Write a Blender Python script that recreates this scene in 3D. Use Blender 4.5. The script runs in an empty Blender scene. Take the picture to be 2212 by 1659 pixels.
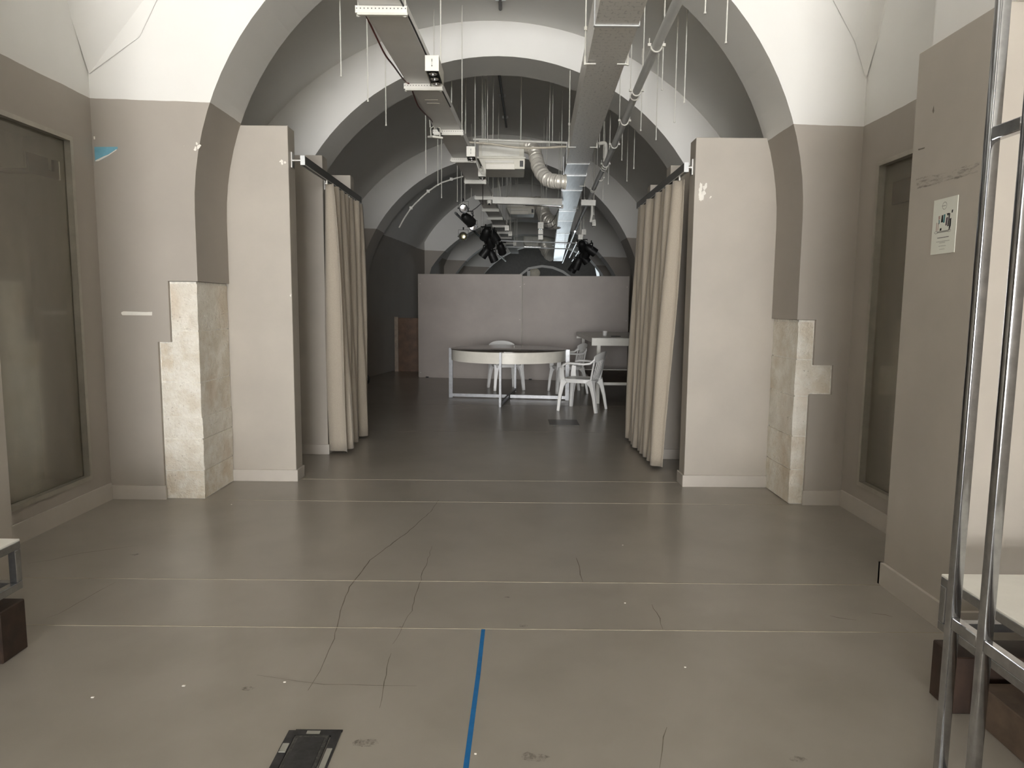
import bpy, bmesh, math, random
from mathutils import Vector, Matrix
random.seed(7)
S = bpy.context.scene
C = S.collection
PI = math.pi

# ------------------------------------------------------------------ camera, world, light, exposure
FPX, CAMH, ROLL, PITCH = 1500.0, 1.45, math.radians(0.5), 0.110543
R0, F0 = Vector((1, 0, 0)), Vector((0, math.cos(PITCH), -math.sin(PITCH)))
U0 = R0.cross(F0)
CR = R0*math.cos(ROLL) + U0*math.sin(ROLL)
CU = -R0*math.sin(ROLL) + U0*math.cos(ROLL)
cam = bpy.data.cameras.new('camera'); camo = bpy.data.objects.new('camera', cam); C.objects.link(camo)
cam.sensor_fit = 'HORIZONTAL'; cam.sensor_width = 36.0; cam.lens = 36.0*FPX/2212.0
cam.clip_start = 0.05; cam.clip_end = 200
camo.matrix_world = Matrix(((CR.x, CU.x, -F0.x, 0), (CR.y, CU.y, -F0.y, 0), (CR.z, CU.z, -F0.z, CAMH), (0, 0, 0, 1)))
S.camera = camo

def ray(x, y): return F0*FPX + CR*(x-1106.0) - CU*(y-829.5)
def PY(x, y, Y):                       # survey point: where the sight line meets depth Y
    d = ray(x, y); return Vector((0, 0, CAMH)) + d*(Y/d.y)
def PZ(x, y, z):                       # survey point: where the sight line meets height z
    d = ray(x, y); return Vector((0, 0, CAMH)) + d*((z-CAMH)/d.z)
def PX(x, y, X):
    d = ray(x, y); return Vector((0, 0, CAMH)) + d*(X/d.x)

W = bpy.data.worlds.new('overcast_sky'); S.world = W; W.use_nodes = True
bg = W.node_tree.nodes['Background']
bg.inputs[0].default_value = (0.97, 0.985, 1.0, 1); bg.inputs[1].default_value = 0.75
S.view_settings.view_transform = 'Standard'; S.view_settings.look = 'None'
S.view_settings.gamma = 1.0; S.view_settings.use_curve_mapping = False
S.view_settings.exposure = 1.12
S.cycles.diffuse_bounces = 8; S.cycles.max_bounces = 14
YENT = -8.0                            # the open entrance behind the viewer
pl = bpy.data.lights.new('entrance_portal', 'AREA'); pl.shape = 'RECTANGLE'; pl.size = 5.4; pl.size_y = 4.6
pl.cycles.is_portal = True
plo = bpy.data.objects.new('entrance_portal', pl); C.objects.link(plo)
plo.location = (-0.26, YENT-0.02, 2.3); plo.rotation_euler = (PI/2, 0, 0)
sd = bpy.data.lights.new('street_fill', 'AREA'); sd.shape = 'RECTANGLE'; sd.size = 11.0; sd.size_y = 4.4   # added fill lamp out of view, standing in for a sunlit street front
sd.energy = 2700.0; sd.color = (1.0, 0.99, 0.975)
sdo = bpy.data.objects.new('street_fill', sd); C.objects.link(sdo); sdo.location = (-0.3, -24.0, 2.25); sdo.rotation_euler = (PI/2, 0, 0)
sun = bpy.data.lights.new('sun', 'SUN'); sun.energy = 24.0; sun.angle = math.radians(0.6); sun.color = (1.0, 0.98, 0.95)
suno = bpy.data.objects.new('sun', sun); C.objects.link(suno); suno.location = (0, -12, 20)
suno.rotation_euler = (math.radians(40), 0, math.radians(8))          # high, over the street behind the viewer

# ------------------------------------------------------------------ materials
MATS = {}
def newmat(name):
    m = bpy.data.materials.new(name); m.use_nodes = True
    MATS[name] = m
    nt = m.node_tree; b = nt.nodes['Principled BSDF']
    return m, nt, b
def L(nt, a, b): nt.links.new(a, b)
def nd(nt, t, **k):
    n = nt.nodes.new(t)
    for a, v in k.items(): setattr(n, a, v)
    return n
def math_(nt, op, a, b=None, c=None):
    n = nd(nt, 'ShaderNodeMath', operation=op)
    for i, v in enumerate((a, b, c)):
        if v is None: continue
        if isinstance(v, (int, float)): n.inputs[i].default_value = v
        else: L(nt, v, n.inputs[i])
    return n.outputs[0]
def mixc(nt, fac, a, b):
    n = nd(nt, 'ShaderNodeMix', data_type='RGBA')
    if isinstance(fac, (int, float)): n.inputs[0].default_value = fac
    else: L(nt, fac, n.inputs[0])
    for i, v in ((6, a), (7, b)):
        if isinstance(v, tuple): n.inputs[i].default_value = (*v[:3], 1)
        else: L(nt, v, n.inputs[i])
    return n.outputs[2]
def noise(nt, scale, detail=4, rough=0.55, vec=None, dist=0.0):
    n = nd(nt, 'ShaderNodeTexNoise'); n.inputs['Scale'].default_value = scale
    n.inputs['Detail'].default_value = detail; n.inputs['Roughness'].default_value = rough
    n.inputs['Distortion'].default_value = dist
    if vec is not None: L(nt, vec, n.inputs['Vector'])
    return n.outputs['Fac']
def ramp(nt, fac, stops):
    n = nd(nt, 'ShaderNodeValToRGB'); L(nt, fac, n.inputs[0])
    e = n.color_ramp.elements
    while len(e) < len(stops): e.new(0.5)
    for i, (p, c) in enumerate(stops):
        e[i].position = p; e[i].color = (*c, 1) if len(c) == 3 else c
    return n.outputs[0]
def pos(nt): return nd(nt, 'ShaderNodeNewGeometry').outputs['Position']
def objc(nt): return nd(nt, 'ShaderNodeTexCoord').outputs['Object']
def scale_vec(nt, v, s):
    n = nd(nt, 'ShaderNodeVectorMath', operation='MULTIPLY'); L(nt, v, n.inputs[0]); n.inputs[1].default_value = s
    return n.outputs[0]
def bump(nt, b, h, strength=0.2, dist=0.01):
    n = nd(nt, 'ShaderNodeBump'); n.inputs['Strength'].default_value = strength; n.inputs['Distance'].default_value = dist
    L(nt, h, n.inputs['Height']); L(nt, n.outputs[0], b.inputs['Normal'])
def simple(name, col, rough=0.5, metal=0.0, var=0.06, nscale=12, spec=0.5, coat=0.0, bmp=0.0):
    m, nt, b = newmat(name)
    f = noise(nt, nscale, 5, 0.6, pos(nt))
    d = tuple(max(0, c*(1-var*2)) for c in col); u = tuple(min(1, c*(1+var*2)) for c in col)
    L(nt, ramp(nt, f, [(0.3, d), (0.7, u)]), b.inputs['Base Color'])
    b.inputs['Roughness'].default_value = rough; b.inputs['Metallic'].default_value = metal
    b.inputs['Specular IOR Level'].default_value = spec
    b.inputs['Coat Weight'].default_value = coat
    if bmp: bump(nt, b, f, bmp, 0.004)
    return m

GREY = (0.388, 0.357, 0.318)
m, nt, b = newmat('two_tone_wall')         # grey paint up to about 2.8 m, limewash white above
p = pos(nt); sep = nd(nt, 'ShaderNodeSeparateXYZ'); L(nt, p, sep.inputs[0])
line = math_(nt, 'MULTIPLY_ADD', sep.outputs[0], -0.027, 2.80)
wob = math_(nt, 'MULTIPLY', noise(nt, 6, 3, 0.5, p), 0.012)
up = math_(nt, 'GREATER_THAN', sep.outputs[2], math_(nt, 'ADD', line, math_(nt, 'SUBTRACT', wob, 0.006)))
n1 = noise(nt, 1.3, 5, 0.6, p)
g = ramp(nt, n1, [(0.25, tuple(c*0.94 for c in GREY)), (0.75, tuple(c*1.06 for c in GREY))])
w = ramp(nt, n1, [(0.25, (0.735, 0.73, 0.707)), (0.75, (0.775, 0.772, 0.752))])
L(nt, mixc(nt, up, g, w), b.inputs['Base Color']); b.inputs['Roughness'].default_value = 0.75
b.inputs['Specular IOR Level'].default_value = 0.25
bump(nt, b, noise(nt, 9, 4, 0.5, p), 0.06, 0.02)
m, nt, b = newmat('white_plaster')
p = pos(nt); n1 = noise(nt, 1.1, 5, 0.6, p)
L(nt, ramp(nt, n1, [(0.25, (0.735, 0.73, 0.707)), (0.75, (0.775, 0.772, 0.752))]), b.inputs['Base Color'])
b.inputs['Roughness'].default_value = 0.8; b.inputs['Specular IOR Level'].default_value = 0.2
bump(nt, b, noise(nt, 5, 4, 0.5, p), 0.08, 0.03)
m, nt, b = newmat('grey_paint')
p = pos(nt); n1 = noise(nt, 1.6, 5, 0.6, p)
L(nt, ramp(nt, n1, [(0.25, tuple(c*0.95 for c in GREY)), (0.75, tuple(c*1.05 for c in GREY))]), b.inputs['Base Color'])
b.inputs['Roughness'].default_value = 0.6; b.inputs['Specular IOR Level'].default_value = 0.3
bump(nt, b, noise(nt, 40, 3, 0.5, p), 0.03, 0.005)
simple('end_wall_paint', (0.16, 0.155, 0.15), 0.7)
simple('baseboard_paint', (0.49, 0.455, 0.41), 0.5, var=0.03, nscale=3)
simple('panel_paint', (0.418, 0.384, 0.336), 0.5, var=0.03, nscale=2)
simple('board_paint', (0.38, 0.34, 0.312), 0.45, var=0.04, nscale=1.5)

m, nt, b = newmat('polished_concrete')
p = pos(nt)
big = noise(nt, 0.7, 6, 0.6, p, 0.6); mid = noise(nt, 3, 3, 0.5, p); fine = noise(nt, 55, 3, 0.6, p)
c0 = ramp(nt, big, [(0.3, (0.288, 0.265, 0.230)), (0.7, (0.342, 0.317, 0.280))])
c1 = mixc(nt, math_(nt, 'MULTIPLY', ramp(nt, mid, [(0.42, (0, 0, 0)), (0.8, (1, 1, 1))]), 0.22), c0, (0.14, 0.12, 0.098))
c2 = mixc(nt, math_(nt, 'MULTIPLY', ramp(nt, fine, [(0.60, (0, 0, 0)), (0.8, (1, 1, 1))]), 0.18), c1, (0.36, 0.33, 0.28))
L(nt, c2, b.inputs['Base Color'])
b.inputs['Roughness'].default_value = 0.28
b.inputs['Specular IOR Level'].default_value = 0.55
bump(nt, b, big, 0.02, 0.02)

m, nt, b = newmat('limestone')
p = pos(nt); oi = nd(nt, 'ShaderNodeObjectInfo')
n1 = noise(nt, 9, 8, 0.65, p); n2 = noise(nt, 60, 4, 0.6, p); n3 = noise(nt, 3, 3, 0.5, p)
tint = mixc(nt, oi.outputs['Random'], (0.70, 0.62, 0.49), (0.76, 0.725, 0.645))
c = mixc(nt, ramp(nt, n1, [(0.38, (0, 0, 0)), (0.62, (1, 1, 1))]), tint, (0.86, 0.83, 0.755))
c = mixc(nt, math_(nt, 'MULTIPLY', ramp(nt, n3, [(0.5, (0, 0, 0)), (0.72, (1, 1, 1))]), 0.45), c, (0.60, 0.46, 0.31))
pit = ramp(nt, n2, [(0.28, (1, 1, 1)), (0.36, (0, 0, 0))])
c = mixc(nt, math_(nt, 'MULTIPLY', pit, 0.6), c, (0.33, 0.27, 0.2))
L(nt, c, b.inputs['Base Color']); b.inputs['Roughness'].default_value = 0.9
bump(nt, b, math_(nt, 'ADD', n1, math_(nt, 'MULTIPLY', n2, 0.5)), 0.9, 0.022)
simple('lime_mortar', (0.82, 0.79, 0.72), 0.95, var=0.08, nscale=30, bmp=0.4)

def metal(name, col, rough, var=0.25, nscale=14, bands=None, met=1.0):
    m, nt, b = newmat(name)
    v = pos(nt)
    if bands: v = scale_vec(nt, v, bands)
    f = noise(nt, nscale, 6, 0.65, v)
    L(nt, ramp(nt, f, [(0.3, tuple(c*(1-var) for c in col)), (0.7, tuple(min(1, c*(1+var*0.5)) for c in col))]), b.inputs['Base Color'])
    b.inputs['Roughness'].default_value = rough
    b.inputs['Metallic'].default_value = met
    return m
metal('galvanised_steel', (0.46, 0.47, 0.48), 0.27, 0.16, 55)
metal('post_steel', (0.52, 0.53, 0.55), 0.14, 0.22, 22)
metal('table_steel', (0.25, 0.255, 0.265), 0.40, 0.2, 18)
metal('duct_steel', (0.50, 0.52, 0.53), 0.34, 0.22, 6, (5, 0.3, 1), 0.7)
metal('brushed_aluminium', (0.75, 0.74, 0.72), 0.3, 0.08, 20)
metal('chrome', (0.82, 0.82, 0.82), 0.12, 0.05, 20)
metal('zinc_pipe', (0.68, 0.70, 0.71), 0.45, 0.06, 10, None, 0.05)
metal('foil', (0.82, 0.79, 0.72), 0.38, 0.12, 25, None, 0.35)
metal('brass', (0.62, 0.55, 0.40), 0.4, 0.15, 12)
simple('white_enamel', (0.72, 0.71, 0.66), 0.4, var=0.03)
simple('white_box_paint', (0.74, 0.73, 0.67), 0.45, var=0.02)
simple('tray_paint', (0.78, 0.78, 0.77), 0.42, var=0.03, nscale=2)
simple('white_plastic', (0.86, 0.86, 0.85), 0.35, var=0.02, spec=0.5)
simple('ac_white', (0.70, 0.68, 0.60), 0.45, var=0.03)
simple('ivory_laminate', (0.86, 0.83, 0.75), 0.35, var=0.02)
simple('white_laminate', (0.80, 0.79, 0.74), 0.3, var=0.02)
simple('dark_glass_top', (0.11, 0.095, 0.08), 0.12, var=0.05, spec=0.6)
simple('black_metal', (0.012, 0.012, 0.012), 0.5, var=0.2)
simple('black_plastic', (0.02, 0.02, 0.021), 0.42, var=0.3, nscale=40)
simple('dark_track', (0.018, 0.017, 0.016), 0.3, var=0.1)
simple('dark_pipe', (0.06, 0.06, 0.06), 0.5, var=0.1)
simple('red_cable', (0.09, 0.022, 0.018), 0.5, var=0.1)
simple('black_cable', (0.015, 0.015, 0.015), 0.5, var=0.1)
simple('cream_pipe', (0.62, 0.57, 0.47), 0.55, var=0.06)
simple('blue_tape', (0.003, 0.135, 0.37), 0.5, var=0.06, nscale=30)
simple('blue_paint', (0.17, 0.42, 0.55), 0.6, var=0.05, nscale=20)
simple('white_flake', (0.80, 0.78, 0.72), 0.8, var=0.05)
simple('dark_wood', (0.035, 0.02, 0.013), 0.5, var=0.25, nscale=9)
simple('brown_wood', (0.13, 0.065, 0.03), 0.5, var=0.2, nscale=5)
simple('plank_wood', (0.12, 0.085, 0.06), 0.6, var=0.2, nscale=8)
simple('pale_timber', (0.42, 0.34, 0.27), 0.6, var=0.1)
simple('niche_back', (0.36, 0.33, 0.29), 0.7, var=0.06, nscale=3)
simple('paper', (0.72, 0.73, 0.66), 0.7, var=0.01)
simple('ink_black', (0.02, 0.02, 0.02), 0.7); simple('ink_grey', (0.30, 0.30, 0.27), 0.7)
simple('ink_teal', (0.07, 0.22, 0.24), 0.7); simple('ink_plum', (0.09, 0.06, 0.08), 0.7); simple('ink_pink', (0.45, 0.33, 0.29), 0.7)
simple('crack_dark', (0.165, 0.145, 0.118), 0.8, var=0.2)
simple('joint_filler', (0.36, 0.325, 0.25), 0.5, var=0.1)
simple('lens_glass', (0.75, 0.75, 0.78), 0.08, metal=0.9, var=0.0)
simple('lens_dim', (0.32, 0.30, 0.20), 0.15, metal=0.8, var=0.1)
simple('pavement', (0.62, 0.605, 0.575), 0.9, var=0.1, nscale=2)
simple('cable_cover', (0.06, 0.047, 0.035), 0.35, var=0.1)

m, nt, b = newmat('curtain_fabric')
p = pos(nt); f = noise(nt, 180, 3, 0.6, p)
L(nt, ramp(nt, f, [(0.3, (0.37, 0.325, 0.265)), (0.7, (0.44, 0.39, 0.32))]), b.inputs['Base Color'])
b.inputs['Roughness'].default_value = 0.9; b.inputs['Sheen Weight'].default_value = 0.15; b.inputs['Specular IOR Level'].default_value = 0.2
bump(nt, b, f, 0.15, 0.002)

m, nt, b = newmat('dusty_glass')           # tinted, dusty pane
out = nt.nodes['Material Output']
tr = nd(nt, 'ShaderNodeBsdfTransparent'); tr.inputs[0].default_value = (0.90, 0.89, 0.86, 1)
gl = nd(nt, 'ShaderNodeBsdfGlossy'); gl.inputs['Roughness'].default_value = 0.12; gl.inputs['Color'].default_value = (0.8, 0.8, 0.78, 1)
df = nd(nt, 'ShaderNodeBsdfDiffuse'); df.inputs[0].default_value = (0.42, 0.40, 0.34, 1)
fr = nd(nt, 'ShaderNodeFresnel'); fr.inputs[0].default_value = 1.45
mx = nd(nt, 'ShaderNodeMixShader'); L(nt, math_(nt, 'MULTIPLY', fr.outputs[0], 0.35), mx.inputs[0]); L(nt, tr.outputs[0], mx.inputs[1]); L(nt, gl.outputs[0], mx.inputs[2])
mx2 = nd(nt, 'ShaderNodeMixShader')
dust = noise(nt, 3.0, 6, 0.6, scale_vec(nt, pos(nt), (1, 2.5, 0.5)))
L(nt, ramp(nt, dust, [(0.3, (0.03,)*3), (0.75, (0.10,)*3)]), mx2.inputs[0]); L(nt, mx.outputs[0], mx2.inputs[1]); L(nt, df.outputs[0], mx2.inputs[2])
L(nt, mx2.outputs[0], out.inputs[0])

m, nt, b = newmat('scuff_mark')            # rubbed dark streaks
out = nt.nodes['Material Output']
tr = nd(nt, 'ShaderNodeBsdfTransparent'); df = nd(nt, 'ShaderNodeBsdfDiffuse'); df.inputs[0].default_value = (0.13, 0.11, 0.095, 1)
mx = nd(nt, 'ShaderNodeMixShader')
f = noise(nt, 14, 6, 0.7, scale_vec(nt, pos(nt), (1, 1.2, 6)))
L(nt, ramp(nt, f, [(0.47, (0, 0, 0)), (0.75, (0.75,)*3)]), mx.inputs[0]); L(nt, tr.outputs[0], mx.inputs[1]); L(nt, df.outputs[0], mx.inputs[2])
L(nt, mx.outputs[0], out.inputs[0])

m, nt, b = newmat('floor_stain')           # faint greasy spots
out = nt.nodes['Material Output']
tr = nd(nt, 'ShaderNodeBsdfTransparent'); df = nd(nt, 'ShaderNodeBsdfDiffuse'); df.inputs[0].default_value = (0.13, 0.115, 0.095, 1)
mx = nd(nt, 'ShaderNodeMixShader'); f = noise(nt, 60, 5, 0.7, pos(nt))
L(nt, ramp(nt, f, [(0.42, (0, 0, 0)), (0.68, (0.6,)*3)]), mx.inputs[0]); L(nt, tr.outputs[0], mx.inputs[1]); L(nt, df.outputs[0], mx.inputs[2])
L(nt, mx.outputs[0], out.inputs[0])

m, nt, b = newmat('perforated_strut')      # white slotted channel, holes every 22 mm
o = objc(nt); sp = nd(nt, 'ShaderNodeSeparateXYZ'); L(nt, o, sp.inputs[0])
fx = math_(nt, 'SUBTRACT', math_(nt, 'FRACT', math_(nt, 'DIVIDE', sp.outputs[0], 0.022)), 0.5)
fz = math_(nt, 'MULTIPLY', math_(nt, 'SUBTRACT', sp.outputs[2], 0.004), 46)
d = math_(nt, 'SQRT', math_(nt, 'ADD', math_(nt, 'MULTIPLY', fx, fx), math_(nt, 'MULTIPLY', fz, fz)))
L(nt, mixc(nt, math_(nt, 'LESS_THAN', d, 0.17), (0.76, 0.75, 0.70), (0.12, 0.12, 0.11)), b.inputs['Base Color']); b.inputs['Roughness'].default_value = 0.45

m, nt, b = newmat('wrapped_duct')          # grey lagging with rows of short printed dashes
o = pos(nt); br = nd(nt, 'ShaderNodeTexBrick'); L(nt, scale_vec(nt, o, (1, 1, 1)), br.inputs['Vector'])
br.inputs['Scale'].default_value = 1.0; br.inputs['Brick Width'].default_value = 0.075; br.inputs['Row Height'].default_value = 0.05
br.inputs['Mortar Size'].default_value = 0.006; br.inputs['Mortar Smooth'].default_value = 0.1; br.offset = 0.5
br.inputs['Color1'].default_value = (0.76, 0.75, 0.72, 1); br.inputs['Color2'].default_value = (0.78, 0.77, 0.74, 1); br.inputs['Mortar'].default_value = (0.60, 0.595, 0.58, 1)
f = noise(nt, 40, 3, 0.6, o)
L(nt, mixc(nt, math_(nt, 'GREATER_THAN', f, 0.47), br.outputs['Color'], (0.77, 0.76, 0.73)), b.inputs['Base Color'])
b.inputs['Roughness'].default_value = 0.4; b.inputs['Metallic'].default_value = 0.1

def emission(name, col, s):
    m, nt, b = newmat(name)
    b.inputs['Base Color'].default_value = (*col, 1); b.inputs['Emission Color'].default_value = (*col, 1); b.inputs['Emission Strength'].default_value = s
emission('jamb_glow', (0.85, 0.95, 1.0), 0.35)  # emission put in for daylight falling on the far jamb
emission('daylight_pane', (0.86, 0.95, 1.0), 2.2)

# ------------------------------------------------------------------ mesh helpers
def BM(): return bmesh.new()
def box(bm, lo, hi):
    vs = [bm.verts.new((x, y, z)) for x in (lo[0], hi[0]) for y in (lo[1], hi[1]) for z in (lo[2], hi[2])]
    for f in ((0, 1, 3, 2), (4, 6, 7, 5), (0, 4, 5, 1), (2, 3, 7, 6), (0, 2, 6, 4), (1, 5, 7, 3)):
        bm.faces.new([vs[i] for i in f])
    return bm
def bx(lo, hi): return box(BM(), lo, hi)
def frame_dirs(t):
    t = t.normalized(); a = Vector((0, 0, 1)) if abs(t.z) < 0.9 else Vector((0, 1, 0))
    s = t.cross(a).normalized(); return s, s.cross(t).normalized()
def tube(bm, pts, r, seg=10, cap=True):
    pts = [Vector(p) for p in pts]; n = len(pts); rings = []
    s = None
    for i, p in enumerate(pts):
        t = (pts[min(i+1, n-1)] - pts[max(i-1, 0)])
        if s is None: s, u = frame_dirs(t)
        else:
            t = t.normalized(); s = (s - t*s.dot(t)).normalized(); u = s.cross(t)
        rr = r[i] if isinstance(r, (list, tuple)) else r
        rings.append([bm.verts.new(p + s*(rr*math.cos(2*PI*k/seg)) + u*(rr*math.sin(2*PI*k/seg))) for k in range(seg)])
    for a, b_ in zip(rings, rings[1:]):
        for k in range(seg): bm.faces.new((a[k], a[(k+1) % seg], b_[(k+1) % seg], b_[k]))
    if cap:
        bm.faces.new(rings[0][::-1]); bm.faces.new(rings[-1])
    return bm
def sweep(bm, pts, side, w, t):
    """rectangular bar along pts; side gives the width direction; w, t may be lists"""
    pts = [Vector(p) for p in pts]; n = len(pts); rings = []
    for i, p in enumerate(pts):
        d = (pts[min(i+1, n-1)] - pts[max(i-1, 0)]).normalized()
        sd = Vector(side[i]) if isinstance(side, list) else Vector(side)
        sd = (sd - d*sd.dot(d)).normalized(); nn = d.cross(sd)
        ww = (w[i] if isinstance(w, list) else w)/2; tt = (t[i] if isinstance(t, list) else t)/2
        rings.append([bm.verts.new(p + sd*a*ww + nn*b_*tt) for a, b_ in ((-1, -1), (1, -1), (1, 1), (-1, 1))])
    for a, b_ in zip(rings, rings[1:]):
        for k in range(4): bm.faces.new((a[k], a[(k+1) % 4], b_[(k+1) % 4], b_[k]))
    bm.faces.new(rings[0][::-1]); bm.faces.new(rings[-1])
    return bm
def cyl(bm, p0, p1, r0, r1=None, seg=20, cap=True):
    return tube(bm, [p0, p1], [r0, r0 if r1 is None else r1], seg, cap)
def prism(bm, poly, axis, a, b_):
    """extrude a 2D polygon along an axis: axis 'y' -> (x,z) poly, 'z' -> (x,y), 'x' -> (y,z)"""
    def P(u, v, w):
        return {'y': (u, w, v), 'z': (u, v, w), 'x': (w, u, v)}[axis]
    A = [bm.verts.new(P(u, v, a)) for u, v in poly]; B = [bm.verts.new(P(u, v, b_)) for u, v in poly]
    n = len(poly)
    bm.faces.new(A); bm.faces.new(B[::-1])
    for i in range(n): bm.faces.new((A[i], B[i], B[(i+1) % n], A[(i+1) % n]))
    return bm
def bevel(bm, w, seg=2):
    bmesh.ops.bevel(bm, geom=list(bm.edges), offset=w, segments=seg, affect='EDGES', profile=0.5, clamp_overlap=True); return bm
def lathe(bm, prof, ctr=(0, 0, 0), seg=32):
    """profile (r, z) around z"""
    rings = []
    for r, z in prof:
        rings.append([bm.verts.new((ctr[0]+r*math.cos(2*PI*k/seg), ctr[1]+r*math.sin(2*PI*k/seg), ctr[2]+z)) for k in range(seg)])
    for a, b_ in zip(rings, rings[1:]):
        for k in range(seg): bm.faces.new((a[k], a[(k+1) % seg], b_[(k+1) % seg], b_[k]))
    bm.faces.new(rings[0][::-1]); bm.faces.new(rings[-1])
    return bm
def tf(bm, M):
    bmesh.ops.transform(bm, matrix=M, verts=list(bm.verts)); return bm
def pmat(o):
    if o is None: return Matrix.Identity(4)
    return pmat(o.parent) @ o.matrix_basis
def obj(name, bm, mat, parent=None, local=False, smooth=False):
    me = bpy.data.meshes.new(name)
    bmesh.ops.recalc_face_normals(bm, faces=list(bm.faces))
    bm.to_mesh(me); bm.free()
    if parent is not None and not local: me.transform(pmat(parent).inverted())
    me.materials.append(MATS[mat])
    if smooth:
        for p in me.polygons: p.use_smooth = True
        try: me.set_sharp_from_angle(angle=math.radians(38))
        except Exception: pass
    o = bpy.data.objects.new(name, me); C.objects.link(o)
    if parent is not None: o.parent = parent
    return o
def tag(o, label, cat, group=None):
    o['label'] = label; o['category'] = cat
    if group: o['group'] = group
    return o
def thing(name, label, cat, loc=(0, 0, 0), rotz=0.0, group=None):
    o = bpy.data.objects.new(name, None); C.objects.link(o); o.empty_display_size = 0.1
    o.location = loc; o.rotation_euler = (0, 0, rotz)
    o.matrix_basis = Matrix.Translation(Vector(loc)) @ Matrix.Rotation(rotz, 4, 'Z')
    return tag(o, label, cat, group)
def struct(name, bm, mat, parent=None, smooth=False):
    o = obj(name, bm, mat, parent, smooth=smooth)
    if parent is None: o['kind'] = 'structure'
    return o
def at_origin(name, label, cat, loc, bm, mat, group=None, smooth=False):
    """single-mesh thing whose origin sits at loc"""
    bmesh.ops.translate(bm, vec=-Vector(loc), verts=list(bm.verts))
    o = obj(name, bm, mat, smooth=smooth); o.location = loc
    return tag(o, label, cat, group)
def dup(root, loc, rotz=0.0, label=None, group=None):
    r = root.copy(); C.objects.link(r)
    r.matrix_basis = Matrix.Translation(Vector(loc)) @ Matrix.Rotation(rotz, 4, 'Z')
    if label: r['label'] = label
    if group: r['group'] = group
    for ch in list(root.children):
        c = ch.copy(); C.objects.link(c); c.parent = r
        for g_ in ch.children:
            d_ = g_.copy(); C.objects.link(d_); d_.parent = c
    return r

# ------------------------------------------------------------------ the shell
XL, XR = -2.98, 2.46
fl = struct('floor', bx((-6, YENT, -0.12), (6.5, 29, 0)), 'polished_concrete')
struct('floor_outside', bx((-25, -30, -0.14), (25, YENT, -0.02)), 'pavement')
bm = BM()                                # unseen shell added round the hall against light leaks, with a street front
box(bm, (-6.2, YENT, 0), (-5.9, 29.2, 6.4)); box(bm, (6.3, YENT, 0), (6.6, 29.2, 6.4)); box(bm, (-6.2, 28.9, 0), (6.6, 29.2, 6.4)); box(bm, (-6.2, YENT, 6.2), (6.6, 29.2, 6.5))
box(bm, (-6.2, YENT, 0), (XL, YENT+0.3, 6.4)); box(bm, (XR, YENT, 0), (6.6, YENT+0.3, 6.4)); box(bm, (XL, YENT, 4.6), (XR, YENT+0.3, 6.4))
struct('wall_light_seal', bm, 'white_plaster')

def arc_pts(cx, cz, r, xl, xr, n=40):
    """wall foot, wall top, arc, wall foot"""
    a0 = math.acos(max(-1, min(1, (xl-cx)/r))); a1 = math.acos(max(-1, min(1, (xr-cx)/r)))
    pts = [(xl, 0.0)]
    zl = cz + r*math.sin(a0); pts.append((xl, max(0.01, zl*0.5)))
    for i in range(n+1):
        a = a0 + (a1-a0)*i/n
        pts.append((cx + r*math.cos(a), cz + r*math.sin(a)))
    pts += [(xr, max(0.01, (cz + r*math.sin(a1))*0.5)), (xr, 0.0)]
    return pts
def bay(name, Y0, A, Y1, B, mat='two_tone_wall', n=40):
    bm = BM(); steps = 3; rows = []
    pa, pb = arc_pts(*A, n), arc_pts(*B, n)
    for s in range(steps+1):
        t = s/steps
        rows.append([bm.verts.new((a[0]*(1-t)+b_[0]*t, Y0+(Y1-Y0)*t, a[1]*(1-t)+b_[1]*t)) for a, b_ in zip(pa, pb)])
    for r0, r1 in zip(rows, rows[1:]):
        for i in range(len(r0)-1): bm.faces.new((r0[i], r0[i+1], r1[i+1], r1[i]))
    return struct(name, bm, mat, smooth=True)
def arch_wall(name, Y0, Y1, cx, zs, r, xl, xr, ztop, skip_front=False, zjl=0.0, zjr=0.0, n=48, hw=None, parent=None, clamp=None):
    """wall across the hall with a round-headed opening"""
    bm = BM(); hw = hw or r
    inner = [(cx-hw, 0.0), (cx-hw, zs*0.5)] + [(cx - hw*math.cos(PI*i/n), zs + r*math.sin(PI*i/n)) for i in range(n+1)] + [(cx+hw, zs*0.5), (cx+hw, 0.0)]
    if clamp: inner = [(max(clamp[0], min(clamp[1], x)), z) for x, z in inner]
    def out(px, pz):
        if pz <= zs: return ((xl if px < cx else xr), pz)
        dx, dz = px-cx, pz-zs; k = 1e9
        if dx < -1e-6: k = min(k, (xl-cx)/dx)
        if dx > 1e-6: k = min(k, (xr-cx)/dx)
        if dz > 1e-6: k = min(k, (ztop-zs)/dz)
        return (cx+dx*k, zs+dz*k)
    I0 = [bm.verts.new((x, Y0, z)) for x, z in inner]; I1 = [bm.verts.new((x, Y1, z)) for x, z in inner]
    O0 = [bm.verts.new((out(*p)[0], Y0, out(*p)[1])) for p in inner]; O1 = [bm.verts.new((out(*p)[0], Y1, out(*p)[1])) for p in inner]
    for i in range(len(inner)-1):
        bm.faces.new((I0[i], I0[i+1], O0[i+1], O0[i])); bm.faces.new((I1[i], O1[i], O1[i+1], I1[i+1]))
        bm.faces.new((I0[i], I1[i], I1[i+1], I0[i+1]))
    return struct(name, bm, 'two_tone_wall', parent, smooth=True)

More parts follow.
